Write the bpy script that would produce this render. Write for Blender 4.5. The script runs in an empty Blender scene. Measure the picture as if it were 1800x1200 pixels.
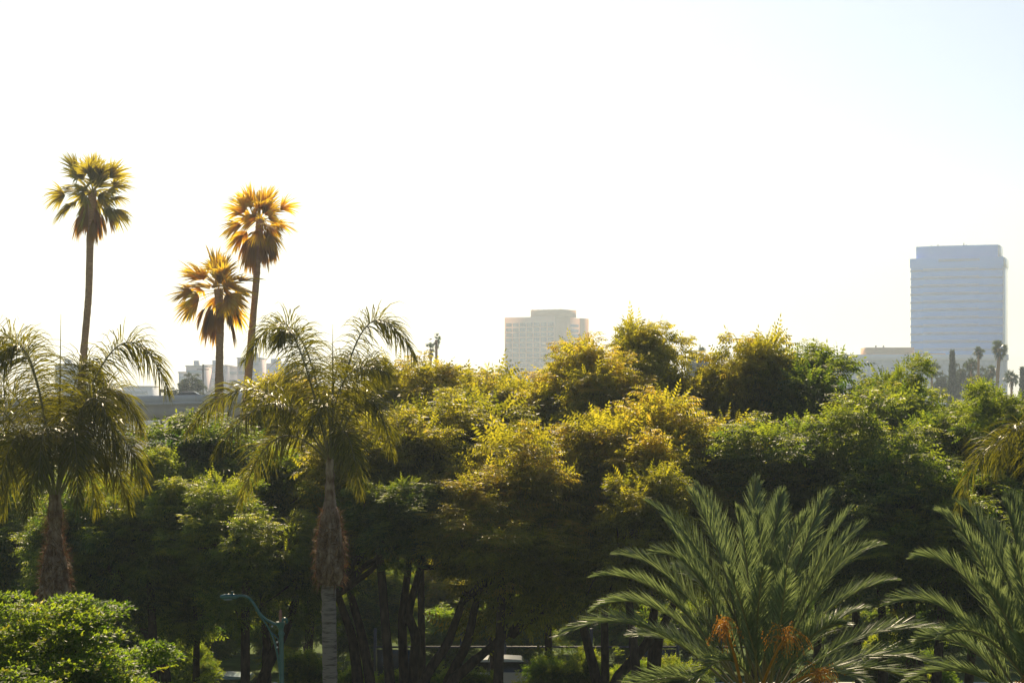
import bpy, math, random
import numpy as np
from mathutils import Vector

# ------------------------------------------------------------------ camera, sky, sun, exposure
S = bpy.context.scene
COL = S.collection
CAM_H, FPX, HZ = 11.5, 3500.0, 700.0     # camera height, focal length in 1800-wide pixels, horizon row
cam_d = bpy.data.cameras.new("camera")
cam_d.lens = 70.0
cam_d.sensor_width = 36.0
cam_d.shift_y = (HZ - 600.0) / 1800.0
cam_d.clip_end = 8000
cam = bpy.data.objects.new("camera", cam_d)
COL.objects.link(cam)
cam.location = (0, 0, CAM_H)
cam.rotation_euler = (math.radians(90), 0, 0)
S.camera = cam

SUN_EL, SUN_AZ = math.radians(37), math.radians(-6)      # azimuth from +Y, positive to the right
world = bpy.data.worlds.new("World")
S.world = world
world.use_nodes = True
wn = world.node_tree.nodes
wl = world.node_tree.links
sky = wn.new("ShaderNodeTexSky")
sky.sky_type = 'NISHITA'
sky.sun_disc = False
sky.sun_elevation = SUN_EL
sky.sun_rotation = SUN_AZ
sky.altitude = 20
sky.air_density = 1.0
sky.dust_density = 1.0
sky.ozone_density = 1.2
wn["Background"].inputs["Strength"].default_value = 0.055
wl.new(sky.outputs[0], wn["Background"].inputs["Color"])

sun_d = bpy.data.lights.new("sun", 'SUN')
sun_d.energy = 5.0
sun_d.angle = math.radians(0.5)
sun_d.color = (1.0, 0.81, 0.54)
sun = bpy.data.objects.new("sun", sun_d)
COL.objects.link(sun)
sdir = Vector((math.sin(SUN_AZ) * math.cos(SUN_EL), math.cos(SUN_AZ) * math.cos(SUN_EL), math.sin(SUN_EL)))
sun.location = (0, 60, 60)
sun.rotation_euler = (-sdir).to_track_quat('-Z', 'Y').to_euler()

S.view_settings.view_transform = 'Standard'
S.view_settings.look = 'None'
S.view_settings.exposure = 0.74
S.view_settings.gamma = 1.0
S.cycles.max_bounces = 8
S.cycles.diffuse_bounces = 4
S.cycles.glossy_bounces = 2
S.cycles.transmission_bounces = 5
S.cycles.volume_bounces = 0
S.cycles.caustics_reflective = False
S.cycles.caustics_refractive = False
S.cycles.sample_clamp_indirect = 6.0
HAZE_DENSITY, HAZE_COLOR, HAZE_G = 0.00029, (0.70, 0.85, 1.0, 1), 0.62

rng = np.random.default_rng(7)
random.seed(7)


def P(px, py, Y):
    """world point seen at pixel (px, py) of the 1800 x 1200 photograph, Y metres in front of the lens"""
    return np.array([(px - 900.0) / FPX * Y, Y, CAM_H - (py - HZ) / FPX * Y])


# ------------------------------------------------------------------ object helpers
def tag(o, label=None, cat=None, group=None, kind=None):
    if label: o["label"] = label
    if cat: o["category"] = cat
    if group: o["group"] = group
    if kind: o["kind"] = kind
    return o


def empty(name, loc, label=None, cat=None, group=None):
    o = bpy.data.objects.new(name, None)
    o.empty_display_size = 0.2
    o.location = tuple(loc)
    COL.objects.link(o)
    return tag(o, label, cat, group)


class MB:
    """collects vertices / quads / tris, then links them as ONE mesh object"""
    def __init__(s):
        s.V = []; s.F4 = []; s.F3 = []; s.A4 = []; s.A3 = []; s.n = 0

    def add(s, V, F, a=0.5):
        V = np.asarray(V, dtype=np.float64).reshape(-1, 3)
        F = np.asarray(F, dtype=np.int64)
        if np.isscalar(a): a = np.full(len(F), a)
        if F.shape[1] == 4:
            s.F4.append(F + s.n); s.A4.append(a)
        else:
            s.F3.append(F + s.n); s.A3.append(a)
        s.V.append(V); s.n += len(V)

    def box(s, c, size, rz=0.0, a=0.5, taper=1.0):
        x, y, z = [d / 2.0 for d in size]
        v = np.array([[-x, -y, -z], [x, -y, -z], [x, y, -z], [-x, y, -z],
                      [-x * taper, -y * taper, z], [x * taper, -y * taper, z], [x * taper, y * taper, z], [-x * taper, y * taper, z]])
        if rz:
            ca, sa = math.cos(rz), math.sin(rz)
            v = np.stack([v[:, 0] * ca - v[:, 1] * sa, v[:, 0] * sa + v[:, 1] * ca, v[:, 2]], 1)
        s.add(v + np.asarray(c), [[0, 3, 2, 1], [4, 5, 6, 7], [0, 1, 5, 4], [1, 2, 6, 5], [2, 3, 7, 6], [3, 0, 4, 7]], a)

    def prism(s, poly, z0, z1, a=0.5):
        n = len(poly)
        v = [(p[0], p[1], z0) for p in poly] + [(p[0], p[1], z1) for p in poly]
        s.add(v, [[i, (i + 1) % n, n + (i + 1) % n, n + i] for i in range(n)], a)
        c = np.mean(np.array(poly), 0)
        v = [(p[0], p[1], z1) for p in poly] + [(c[0], c[1], z1)]
        s.add(v, [[i, (i + 1) % n, n] for i in range(n)], a)
        v = [(p[0], p[1], z0) for p in poly] + [(c[0], c[1], z0)]
        s.add(v, [[(i + 1) % n, i, n] for i in range(n)], a)

    def tube(s, pts, rad, sides=8, a=0.5, rough=0.0, cap=True):
        pts = np.asarray(pts, dtype=float); n = len(pts)
        rad = np.broadcast_to(np.asarray(rad, dtype=float), (n,))
        t = np.gradient(pts, axis=0)
        t /= np.linalg.norm(t, axis=1)[:, None] + 1e-9
        ref = np.array([0, 1.0, 0]) if abs(t[0][1]) < 0.8 else np.array([1.0, 0, 0])
        u = np.cross(t, ref); u /= np.linalg.norm(u, axis=1)[:, None] + 1e-9
        w = np.cross(t, u)
        ang = np.arange(sides) * 2 * math.pi / sides
        R = rad[:, None] * (1 + rough * (rng.random((n, sides)) - 0.5))
        V = pts[:, None, :] + R[:, :, None] * (np.cos(ang)[None, :, None] * u[:, None, :] + np.sin(ang)[None, :, None] * w[:, None, :])
        i = np.arange(n - 1)[:, None] * sides; j = np.arange(sides)[None, :]; k = (j + 1) % sides
        F = np.stack([i + j, i + k, i + sides + k, i + sides + j], -1).reshape(-1, 4)
        s.add(V.reshape(-1, 3), F, a)
        if cap:
            for e in (0, n - 1):
                ring = V[e]; c = ring.mean(0)
                s.add(np.vstack([ring, c]), [[q, (q + 1) % sides, sides] for q in range(sides)], a)

    def build(s, name, mat, parent=None, smooth=False, loc=None):
        me = s.mesh(name, mat, smooth)
        return link(name, me, parent, loc)

    def mesh(s, name, mat, smooth=False):
        me = bpy.data.meshes.new(name)
        V = np.concatenate(s.V)
        f4 = np.concatenate(s.F4) if s.F4 else np.zeros((0, 4), int)
        f3 = np.concatenate(s.F3) if s.F3 else np.zeros((0, 3), int)
        a = np.concatenate(s.A4 + s.A3)
        me.vertices.add(len(V)); me.vertices.foreach_set("co", V.astype(np.float32).ravel())
        me.loops.add(f4.size + f3.size)
        me.loops.foreach_set("vertex_index", np.concatenate([f4.ravel(), f3.ravel()]).astype(np.int32))
        nf = len(f4) + len(f3)
        me.polygons.add(nf)
        st = np.concatenate([np.arange(len(f4)) * 4, len(f4) * 4 + np.arange(len(f3)) * 3])
        me.polygons.foreach_set("loop_start", st.astype(np.int32))
        try:
            me.polygons.foreach_set("loop_total", np.concatenate([np.full(len(f4), 4), np.full(len(f3), 3)]).astype(np.int32))
        except Exception:
            pass
        if smooth:
            me.polygons.foreach_set("use_smooth", np.ones(nf, dtype=bool))
        at = me.attributes.new("var", 'FLOAT', 'FACE')
        at.data.foreach_set("value", a.astype(np.float32))
        me.update(calc_edges=True)
        me.validate()
        me.materials.append(mat)
        return me


def link(name, me, parent=None, loc=None):
    o = bpy.data.objects.new(name, me)
    COL.objects.link(o)
    if parent is not None:
        o.parent = parent
    if loc is not None:
        o.location = tuple(loc)
    return o


def copy_tree(o, parent=None):
    c = o.copy(); COL.objects.link(c)
    c.parent = parent
    for ch in list(o.children):
        copy_tree(ch, c)
    return c


# ------------------------------------------------------------------ materials
def nt(m):
    return m.node_tree.nodes, m.node_tree.links


def mat_base(name, col, rough=0.7, spec=0.4, noise=None, bump=None, metallic=0.0, coat=0.0):
    """principled surface; noise = (scale, darker colour, amount, stretch z), bump = (scale, strength, distance)"""
    m = bpy.data.materials.new(name); m.use_nodes = True
    N, L = nt(m); b = N["Principled BSDF"]
    b.inputs["Base Color"].default_value = (*col, 1)
    b.inputs["Roughness"].default_value = rough
    b.inputs["Specular IOR Level"].default_value = spec
    b.inputs["Metallic"].default_value = metallic
    b.inputs["Coat Weight"].default_value = coat
    tc = N.new("ShaderNodeTexCoord")
    if noise:
        mp = N.new("ShaderNodeMapping"); mp.inputs["Scale"].default_value = (1, 1, noise[3] if len(noise) > 3 else 1)
        L.new(tc.outputs["Object"], mp.inputs[0])
        n = N.new("ShaderNodeTexNoise"); n.inputs["Scale"].default_value = noise[0]; n.inputs["Detail"].default_value = 6
        L.new(mp.outputs[0], n.inputs["Vector"])
        r = N.new("ShaderNodeValToRGB"); r.color_ramp.elements[0].position = 0.35; r.color_ramp.elements[1].position = 0.65
        r.color_ramp.elements[0].color = (*noise[1], 1); r.color_ramp.elements[1].color = (*col, 1)
        L.new(n.outputs[0], r.inputs[0])
        mx = N.new("ShaderNodeMixRGB"); mx.inputs[0].default_value = noise[2]
        mx.inputs[1].default_value = (*col, 1)
        L.new(r.outputs[0], mx.inputs[2]); L.new(mx.outputs[0], b.inputs["Base Color"])
    if bump:
        n2 = N.new("ShaderNodeTexNoise"); n2.inputs["Scale"].default_value = bump[0]; n2.inputs["Detail"].default_value = 5
        L.new(tc.outputs["Object"], n2.inputs["Vector"])
        bp = N.new("ShaderNodeBump"); bp.inputs["Strength"].default_value = bump[1]; bp.inputs["Distance"].default_value = bump[2]
        L.new(n2.outputs[0], bp.inputs["Height"]); L.new(bp.outputs[0], b.inputs["Normal"])
    return m


def mat_leaf(name, c_dark, c_light, t_dark, t_light, trans=0.5, rough=0.42, spec=0.35, objvar=0.35, young=None):
    """leaf: reflecting side + light passing through, colours varied leaf by leaf and tree by tree"""
    m = bpy.data.materials.new(name); m.use_nodes = True
    N, L = nt(m); b = N["Principled BSDF"]; out = N["Material Output"]
    at = N.new("ShaderNodeAttribute"); at.attribute_name = "var"
    oi = N.new("ShaderNodeObjectInfo")
    mm = N.new("ShaderNodeMath"); mm.operation = 'MULTIPLY_ADD'
    L.new(oi.outputs["Random"], mm.inputs[0]); mm.inputs[1].default_value = objvar; mm.inputs[2].default_value = -objvar / 2
    ad = N.new("ShaderNodeMath"); ad.operation = 'ADD'; ad.use_clamp = True
    L.new(at.outputs["Fac"], ad.inputs[0]); L.new(mm.outputs[0], ad.inputs[1])
    def ramp(a, c, y):
        r = N.new("ShaderNodeValToRGB")
        r.color_ramp.elements[0].color = (*a, 1); r.color_ramp.elements[1].color = (*c, 1)
        if y is not None:
            r.color_ramp.elements[1].position = 0.86
            e = r.color_ramp.elements.new(0.97); e.color = (*y, 1)
        L.new(ad.outputs[0], r.inputs[0]); return r
    r1 = ramp(c_dark, c_light, young[0] if young else None)
    r2 = ramp(t_dark, t_light, young[1] if young else None)
    L.new(r1.outputs[0], b.inputs["Base Color"])
    b.inputs["Roughness"].default_value = rough
    b.inputs["Specular IOR Level"].default_value = spec
    tr = N.new("ShaderNodeBsdfTranslucent"); L.new(r2.outputs[0], tr.inputs["Color"])
    mx = N.new("ShaderNodeMixShader"); mx.inputs[0].default_value = trans
    L.new(b.outputs[0], mx.inputs[1]); L.new(tr.outputs[0], mx.inputs[2])
    L.new(mx.outputs[0], out.inputs["Surface"])
    return m


M = {}
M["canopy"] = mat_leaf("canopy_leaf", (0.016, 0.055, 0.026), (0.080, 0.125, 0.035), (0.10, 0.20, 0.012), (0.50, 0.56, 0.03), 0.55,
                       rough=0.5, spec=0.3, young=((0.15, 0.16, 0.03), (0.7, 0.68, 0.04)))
M["canopy_glow"] = mat_leaf("canopy_leaf_glow_tint", (0.030, 0.055, 0.012), (0.12, 0.13, 0.02), (0.24, 0.27, 0.008), (0.80, 0.70, 0.03), 0.56,  # warm amber glow of the backlight painted into the leaf colour
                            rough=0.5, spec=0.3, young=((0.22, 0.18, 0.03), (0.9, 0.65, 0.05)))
M["broadleaf"] = mat_leaf("broadleaf", (0.025, 0.07, 0.015), (0.09, 0.16, 0.02), (0.16, 0.32, 0.015), (0.50, 0.62, 0.03), 0.55,
                          rough=0.5, spec=0.25, young=((0.25, 0.25, 0.03), (0.7, 0.6, 0.04)))
M["queen"] = mat_leaf("queen_palm_leaf", (0.022, 0.030, 0.005), (0.060, 0.065, 0.010), (0.12, 0.13, 0.005), (0.46, 0.42, 0.02), 0.42,
                      rough=0.38, spec=0.25)
M["date"] = mat_leaf("date_palm_leaf", (0.075, 0.105, 0.060), (0.17, 0.21, 0.135), (0.14, 0.20, 0.06), (0.34, 0.42, 0.13), 0.42,
                     rough=0.42, spec=0.35)
M["fan"] = mat_leaf("fan_palm_leaf_glow_tint", (0.16, 0.12, 0.012), (0.36, 0.25, 0.02), (0.75, 0.48, 0.015), (0.98, 0.70, 0.04), 0.66, rough=0.5)  # living fronds: orange glow put into the leaf colour
M["fan_dead"] = mat_leaf("dry_fan_palm_leaf", (0.26, 0.12, 0.025), (0.42, 0.22, 0.05), (0.6, 0.34, 0.04), (0.85, 0.54, 0.09), 0.5, rough=0.7, spec=0.2)
M["fan_olive"] = mat_leaf("olive_fan_palm_leaf", (0.09, 0.085, 0.012), (0.20, 0.18, 0.02), (0.34, 0.27, 0.012), (0.72, 0.60, 0.03), 0.58, rough=0.5)
M["far_fan"] = mat_leaf("far_fan_palm_leaf", (0.03, 0.06, 0.025), (0.09, 0.13, 0.04), (0.06, 0.10, 0.02), (0.14, 0.2, 0.03), 0.35, rough=0.4)
M["far_leaf"] = mat_leaf("far_tree_leaf", (0.03, 0.055, 0.03), (0.07, 0.10, 0.04), (0.05, 0.09, 0.02), (0.12, 0.16, 0.03), 0.3, rough=0.5)
M["fibre"] = mat_leaf("palm_fibre", (0.10, 0.055, 0.03), (0.30, 0.18, 0.09), (0.14, 0.06, 0.02), (0.30, 0.15, 0.06), 0.15, rough=0.8, spec=0.2, objvar=0.1)
M["fruit"] = mat_leaf("date_stalk", (0.34, 0.14, 0.02), (0.60, 0.30, 0.04), (0.5, 0.2, 0.02), (0.75, 0.38, 0.04), 0.35, rough=0.5)
M["rachis"] = mat_base("frond_stem", (0.20, 0.17, 0.06), 0.45, 0.5, noise=(6, (0.12, 0.11, 0.03), 0.6))
M["bark"] = mat_base("tree_bark", (0.075, 0.05, 0.035), 0.9, 0.15, noise=(9, (0.025, 0.018, 0.014), 1.0, 0.3), bump=(14, 0.8, 0.05))
M["fan_trunk"] = mat_base("fan_palm_trunk", (0.62, 0.36, 0.19), 0.85, 0.2, noise=(5, (0.42, 0.23, 0.11), 1.0, 4.0), bump=(12, 0.5, 0.05))
M["boot"] = mat_base("old_leaf_base", (0.40, 0.29, 0.21), 0.8, 0.2, noise=(9, (0.12, 0.06, 0.03), 1.0, 0.4), bump=(20, 0.6, 0.03))


def mat_ring():
    m = mat_base("ringed_palm_trunk", (0.24, 0.20, 0.18), 0.85, 0.2)
    N, L = nt(m); b = N["Principled BSDF"]
    tc = N.new("ShaderNodeTexCoord")
    mp = N.new("ShaderNodeMapping"); mp.inputs["Scale"].default_value = (2.2, 2.2, 14)
    L.new(tc.outputs["Object"], mp.inputs[0])
    n = N.new("ShaderNodeTexNoise"); n.inputs["Scale"].default_value = 1.6; n.inputs["Detail"].default_value = 8; n.inputs["Roughness"].default_value = 0.65
    L.new(mp.outputs[0], n.inputs["Vector"])
    r = N.new("ShaderNodeValToRGB")
    r.color_ramp.elements[0].position = 0.36; r.color_ramp.elements[0].color = (0.10, 0.075, 0.06, 1)
    r.color_ramp.elements[1].position = 0.52; r.color_ramp.elements[1].color = (0.25, 0.20, 0.175, 1)
    L.new(n.outputs[0], r.inputs[0]); L.new(r.outputs[0], b.inputs["Base Color"])
    bp = N.new("ShaderNodeBump"); bp.inputs["Strength"].default_value = 0.9; bp.inputs["Distance"].default_value = 0.03
    L.new(n.outputs[0], bp.inputs["Height"]); L.new(bp.outputs[0], b.inputs["Normal"])
    return m


M["ring"] = mat_ring()
M["lamp_green"] = mat_base("green_painted_metal", (0.02, 0.13, 0.12), 0.35, 0.6, noise=(12, (0.012, 0.08, 0.075), 0.6), coat=0.3)
M["lamp_rust"] = mat_base("weathered_copper_finial", (0.45, 0.22, 0.13), 0.6, 0.4, noise=(30, (0.2, 0.09, 0.05), 0.7))
M["lamp_lens"] = mat_base("lamp_lens", (0.35, 0.38, 0.38), 0.2, 0.6)
M["concrete"] = mat_base("concrete", (0.55, 0.52, 0.50), 0.9, 0.2, noise=(0.35, (0.46, 0.43, 0.41), 0.8, 0.3), bump=(3, 0.2, 0.03))
M["girder"] = mat_base("bridge_girder_concrete", (0.50, 0.43, 0.37), 0.9, 0.2, noise=(0.5, (0.42, 0.36, 0.31), 0.8, 0.3))
M["asphalt"] = mat_base("asphalt", (0.055, 0.055, 0.057), 0.9, 0.3, noise=(0.6, (0.04, 0.04, 0.042), 0.8), bump=(40, 0.3, 0.01))
M["kerb"] = mat_base("kerb_concrete", (0.42, 0.41, 0.39), 0.85, 0.2, noise=(3, (0.3, 0.29, 0.28), 0.6))
M["paint"] = mat_base("road_paint", (0.75, 0.75, 0.72), 0.7, 0.3, noise=(8, (0.4, 0.4, 0.38), 0.5))
M["ground"] = mat_base("city_ground", (0.11, 0.105, 0.085), 0.95, 0.1, noise=(0.02, (0.05, 0.07, 0.03), 1.0))
M["lawn"] = mat_base("lawn_grass", (0.10, 0.15, 0.035), 0.95, 0.1, noise=(0.9, (0.05, 0.085, 0.02), 0.9), bump=(20, 0.6, 0.05))
M["tower_glass"] = mat_base("blue_curtain_wall", (0.02, 0.33, 0.95), 0.5, 0.2, noise=(0.06, (0.02, 0.29, 0.86), 0.7, 2.0))
M["tower_dark"] = mat_base("blue_window_band", (0.0, 0.15, 0.52), 0.4, 0.9, noise=(0.2, (0.035, 0.11, 0.22), 0.6))
M["tower_pale"] = mat_base("pale_metal_spandrel", (0.30, 0.40, 0.55), 0.5, 0.5, noise=(0.3, (0.25, 0.34, 0.5), 0.6))
M["tower_side"] = mat_base("tower_side_pale", (0.60, 0.64, 0.62), 0.18, 0.9, noise=(0.1, (0.5, 0.55, 0.54), 0.5))  # right side of the tower, paler and glossier than the front
M["stone_a"] = mat_base("pink_precast_stone", (0.85, 0.47, 0.28), 0.85, 0.2, noise=(0.1, (0.76, 0.42, 0.25), 0.6))
M["stone_b"] = mat_base("tan_stone_panel", (0.66, 0.33, 0.15), 0.85, 0.2, noise=(0.1, (0.56, 0.28, 0.13), 0.6))
M["win"] = mat_base("window_glass", (0.24, 0.15, 0.13), 0.25, 0.6, noise=(0.3, (0.19, 0.12, 0.11), 0.6))
M["win_blue"] = mat_base("window_glass_blue", (0.20, 0.34, 0.46), 0.2, 0.7, noise=(0.3, (0.1, 0.14, 0.2), 0.6))
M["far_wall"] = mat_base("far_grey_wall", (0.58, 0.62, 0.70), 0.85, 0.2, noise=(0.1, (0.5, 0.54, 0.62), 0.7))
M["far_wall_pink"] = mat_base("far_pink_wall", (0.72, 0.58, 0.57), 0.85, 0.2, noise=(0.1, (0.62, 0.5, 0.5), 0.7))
M["metal_dark"] = mat_base("dark_metal", (0.03, 0.035, 0.045), 0.4, 0.5, noise=(5, (0.02, 0.022, 0.03), 0.6))
M["glass_dark"] = mat_base("dark_panel_glass", (0.02, 0.028, 0.035), 0.15, 0.6, noise=(2, (0.015, 0.02, 0.03), 0.6))
M["white_metal"] = mat_base("white_painted_metal", (0.7, 0.7, 0.72), 0.4, 0.5, noise=(6, (0.55, 0.55, 0.57), 0.5))
M["car_silver"] = mat_base("silver_car_paint", (0.52, 0.55, 0.54), 0.3, 0.6, noise=(3, (0.45, 0.48, 0.47), 0.4), coat=1.0)
M["car_green"] = mat_base("green_grey_car_paint", (0.16, 0.24, 0.21), 0.3, 0.6, noise=(3, (0.13, 0.2, 0.18), 0.4), coat=1.0)
M["car_red"] = mat_base("tan_car_paint", (0.5, 0.42, 0.38), 0.3, 0.6, noise=(3, (0.42, 0.35, 0.32), 0.4), coat=1.0)
M["car_glass"] = mat_base("car_glass", (0.015, 0.018, 0.02), 0.05, 0.9, noise=(2, (0.01, 0.012, 0.014), 0.4))
M["tyre"] = mat_base("tyre_rubber", (0.02, 0.02, 0.02), 0.9, 0.2, noise=(20, (0.012, 0.012, 0.012), 0.5))
M["yellow"] = mat_base("yellow_paint", (0.75, 0.5, 0.03), 0.5, 0.4, noise=(10, (0.55, 0.35, 0.02), 0.5))
M["blue_awning"] = mat_base("navy_awning_fabric", (0.03, 0.045, 0.09), 0.85, 0.2, noise=(4, (0.02, 0.03, 0.06), 0.6))
M["light_red"] = mat_base("rear_lamp", (0.35, 0.02, 0.02), 0.25, 0.6, noise=(5, (0.25, 0.015, 0.015), 0.4))


# ------------------------------------------------------------------ ground, road, lawn
def sheet(name, x0, x1, y0, y1, z, mat, kind="structure"):
    m = MB(); m.add([(x0, y0, z), (x1, y0, z), (x1, y1, z), (x0, y1, z)], [[0, 1, 2, 3]])
    return tag(m.build(name, mat), kind=kind)


sheet("ground", -2200, 2200, -90, 3900, 0.0, M["ground"])
sheet("lawn", -120, 120, 20, 68.3, 0.004, M["lawn"])
sheet("road", -200, 200, 69, 79, 0.004, M["asphalt"])
sheet("lawn", -160, 160, 80.2, 150, 0.05, M["lawn"])
for y in (68.3, 79.0):
    m = MB(); m.box((0, y + 0.35, 0.07), (400, 0.5 if y < 70 else 1.0, 0.14)); tag(m.build("kerb", M["kerb"]), kind="structure")
m = MB()
for k in range(-14, 15):
    m.box((k * 6.0, 74.0, 0.010), (2.6, 0.12, 0.004))
tag(m.build("road_marking", M["paint"]), kind="structure")


# ------------------------------------------------------------------ buildings
def rot2(x, y, a):
    return x * math.cos(a) - y * math.sin(a), x * math.sin(a) + y * math.cos(a)


# --- blue glass tower
TY = 1200.0; k = TY / FPX
tw = empty("office_tower", P(1680, 700, TY) * [1, 1, 0], "tall blue glass office tower with stepped top and pale right side, right of the photo", "tower")
tw.rotation_euler = (0, 0, math.radians(-19))
zt = lambda y: CAM_H - (y - HZ) * k


def footprint(hw, d, inset=0.0):
    return [(-hw, 4.0 + inset), (-hw + 8.2, 0.6 + inset), (-hw + 22, inset - 0.2), (hw - 14, inset - 0.2), (hw, 0.8 + inset), (hw, d), (-hw, d)]


HW = 27.3
m = MB(); m.prism(footprint(HW, 31), 0, zt(469)); m.build("wall", M["tower_glass"], tw)
m = MB(); m.prism(footprint(HW + 0.55, 31.5, -0.5), zt(469) + 0.01, zt(452.6)); m.build("shoulder", M["tower_glass"], tw)
m = MB(); m.prism(footprint(HW - 2.9, 28, 2.0), zt(452.6) + 0.01, zt(431)); m.build("crown", M["tower_glass"], tw)
m = MB(); m.box((HW + 0.35, 16.2, zt(469) / 2), (0.4, 29, zt(469) - 0.2)); m.build("pale_side", M["tower_side"], tw)
m = MB(); m.box((HW + 0.9, 16.2, (zt(469) + zt(453)) / 2), (0.4, 29, zt(453) - zt(469) - 0.2)); m.build("pale_side", M["tower_side"], tw)
m = MB(); m.box((HW - 2.9 + 0.5, 15.2, (zt(452) + zt(431)) / 2), (0.9, 24, zt(431) - zt(452) - 0.4)); m.build("pale_side", M["tower_side"], tw)
for i in range(15):
    y = 472.5 + i * 14.0
    z = zt(y)
    m = MB(); fp = footprint(HW + 0.25, 30.4, -0.25)
    seg = fp[0:5]
    o = []
    for a_, b_ in zip(seg[:-1], seg[1:]):
        m.add([(a_[0], a_[1], z - 1.35), (b_[0], b_[1], z - 1.35), (b_[0], b_[1], z), (a_[0], a_[1], z)], [[0, 1, 2, 3]])
    m.build("window_band", M["tower_dark"], tw)
    m = MB()
    for a_, b_ in zip(seg[1:-2], seg[2:-1]):
        m.add([(a_[0], a_[1] - 0.15, z + 0.0), (b_[0], b_[1] - 0.15, z), (b_[0], b_[1] - 0.15, z + 0.45), (a_[0], a_[1] - 0.15, z + 0.45)], [[0, 1, 2, 3]])
    m.build("sill_band", M["tower_pale"], tw)
m = MB(); fp = footprint(HW + 0.8, 31, -0.75)
m.add([(fp[2][0] - 4, fp[2][1], zt(459.5)), (fp[3][0], fp[3][1], zt(459.5)), (fp[3][0], fp[3][1], zt(455)), (fp[2][0] - 4, fp[2][1], zt(455))], [[0, 1, 2, 3]])
m.build("window_band", M["tower_dark"], tw)
m = MB()
for x, h in ((-12, 1.6), (3.5, 2.2), (5, 1.1), (-16, 1.0)):
    m.tube([(x, 12, zt(431) - 0.2), (x, 12, zt(431) + h)], 0.28, 6)
m.build("roof_mast", M["metal_dark"], tw)

# --- podium building in front of the tower
PY = 1120.0; k = PY / FPX
zp = lambda y: CAM_H - (y - HZ) * k
xp = lambda px, Y=PY: (px - 900) / FPX * Y
pb = empty("podium_building", (xp(1610), PY, 0), "low wide glass building with tan rooftop block at the foot of the blue tower", "building")
x0 = xp(1610)
m = MB(); m.box((0, 15, zp(633) / 2), (xp(1770) - xp(1450), 30, zp(633))); m.build("wall", M["win_blue"], pb)
m = MB(); m.box((0, 14.6, (zp(633) + zp(623)) / 2), (xp(1772) - xp(1448), 32, zp(623) - zp(633))); m.build("fascia", M["far_wall"], pb)
m = MB(); m.box((xp(1569) - x0, 16, (zp(623) + zp(610)) / 2 + 0.02), (xp(1611) - xp(1527), 20, zp(610) - zp(623))); m.build("roof_block", M["stone_b"], pb)
m = MB(); m.box((xp(1600) - x0, 3.0, zp(622) + 0.02), (xp(1664) - xp(1536), 1.0, 0.9)); m.build("roof_parapet", M["stone_a"], pb)
for px in (1546.5, 1560):
    m = MB(); m.tube([(xp(px) - x0, 12, zp(610)), (xp(px) - x0, 12, zp(606))], 0.45, 6); m.build("roof_vent", M["metal_dark"], pb)
m = MB()
for px in range(1455, 1768, 6):
    m.box((xp(px) - x0, -0.12, zp(633) / 2 - 0.1), (0.2, 0.3, zp(633) - 0.3))
m.build("mullions", M["win_blue"], pb)

# --- pink stone block with window grid (centre)
CY = 1300.0; k = CY / FPX
zc = lambda y: CAM_H - (y - HZ) * k
corner = P(975, 700, CY) * [1, 1, 0]
cb = empty("office_block", corner, "pale pink stone office block with a grid of windows, behind the middle trees", "building")
aL = math.radians(-30)
cb.rotation_euler = (0, 0, aL)
WL = 87 * k / math.cos(math.radians(31.2)); WD = 66 * k / math.sin(math.radians(31.2))
H = zc(556)
m = MB(); m.box((-WL / 2, WD / 2, H / 2), (WL, WD, H)); m.build("wall", M["stone_a"], cb)
# penthouse
m = MB(); m.box((-WL * 0.23, WD * 0.30, H + 2.4), (WL * 0.62, WD * 0.42, 4.8)); ph = m.build("penthouse", M["stone_b"], cb)
m = MB()
for q in range(6):
    m.tube([(-WL * 0.52 + q * WL * 0.11, WD * 0.12, H + 4.8), (-WL * 0.52 + q * WL * 0.11, WD * 0.12, H + 5.3)], 0.3, 5)
m.build("roof_vent", M["metal_dark"], ph)
# right-hand face: stone panels and glass strip
m = MB(); m.box((0.15, WD * 0.22, H / 2 + 0.1), (0.5, WD * 0.42, H)); m.build("stone_panel", M["stone_b"], cb)
m = MB(); m.box((0.15, WD * 0.86, H / 2 + 0.1), (0.5, WD * 0.26, H)); m.build("stone_panel", M["stone_b"], cb)
for r in range(12):
    m = MB(); m.box((0.1, WD * 0.575, H - 5.2 - r * 3.35), (0.3, WD * 0.24, 1.6)); m.build("window_band", M["win_blue"], cb)
pw, phh = 12.1 * k / math.cos(math.radians(31.2)), 9.0 * k
m = MB(); m.box((0, -0.08, 0), (pw * 0.80, 0.3, phh * 0.66)); win_me = m.mesh("window", M["win"])
for r in range(13):
    for c in range(7):
        link("window", win_me, cb, (-WL + pw * (c + 0.62), 0.03, H - 5.0 - r * phh))

# --- far pale blocks on the left
def far_block(px0, px1, ytop, Y, mat, label, depth=25, roof=True, seed=0):
    r = random.Random(seed)
    k = Y / FPX; w = (px1 - px0) * k; h = CAM_H - (ytop - HZ) * k
    b = empty("far_building", ((px0 + px1) / 2 - 900) * k * np.array([1, 0, 0]) + np.array([0, Y, 0]), label, "building", "hazy buildings beyond the overpass")
    m = MB(); m.box((0, depth / 2, h / 2), (w, depth, h)); m.build("wall", M[mat], b)
    m = MB(); m.box((0, depth / 2, h + 0.2), (w + 0.6, depth + 0.6, 0.6)); m.build("cornice", M["concrete"], b)
    n = max(2, int(h / 4.0))
    for i in range(n):
        m = MB(); m.box((0, -0.12, h - 2.4 - i * 4.0), (w * 0.9, 0.3, 1.3)); m.build("window_band", M["win_blue"], b)
    if roof:
        m = MB(); m.box((w * (r.random() - .5) * .5, depth / 2, h + 1.6), (w * 0.25, 6, 2.4)); m.build("roof_unit", M["far_wall"], b)
    return b


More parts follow.
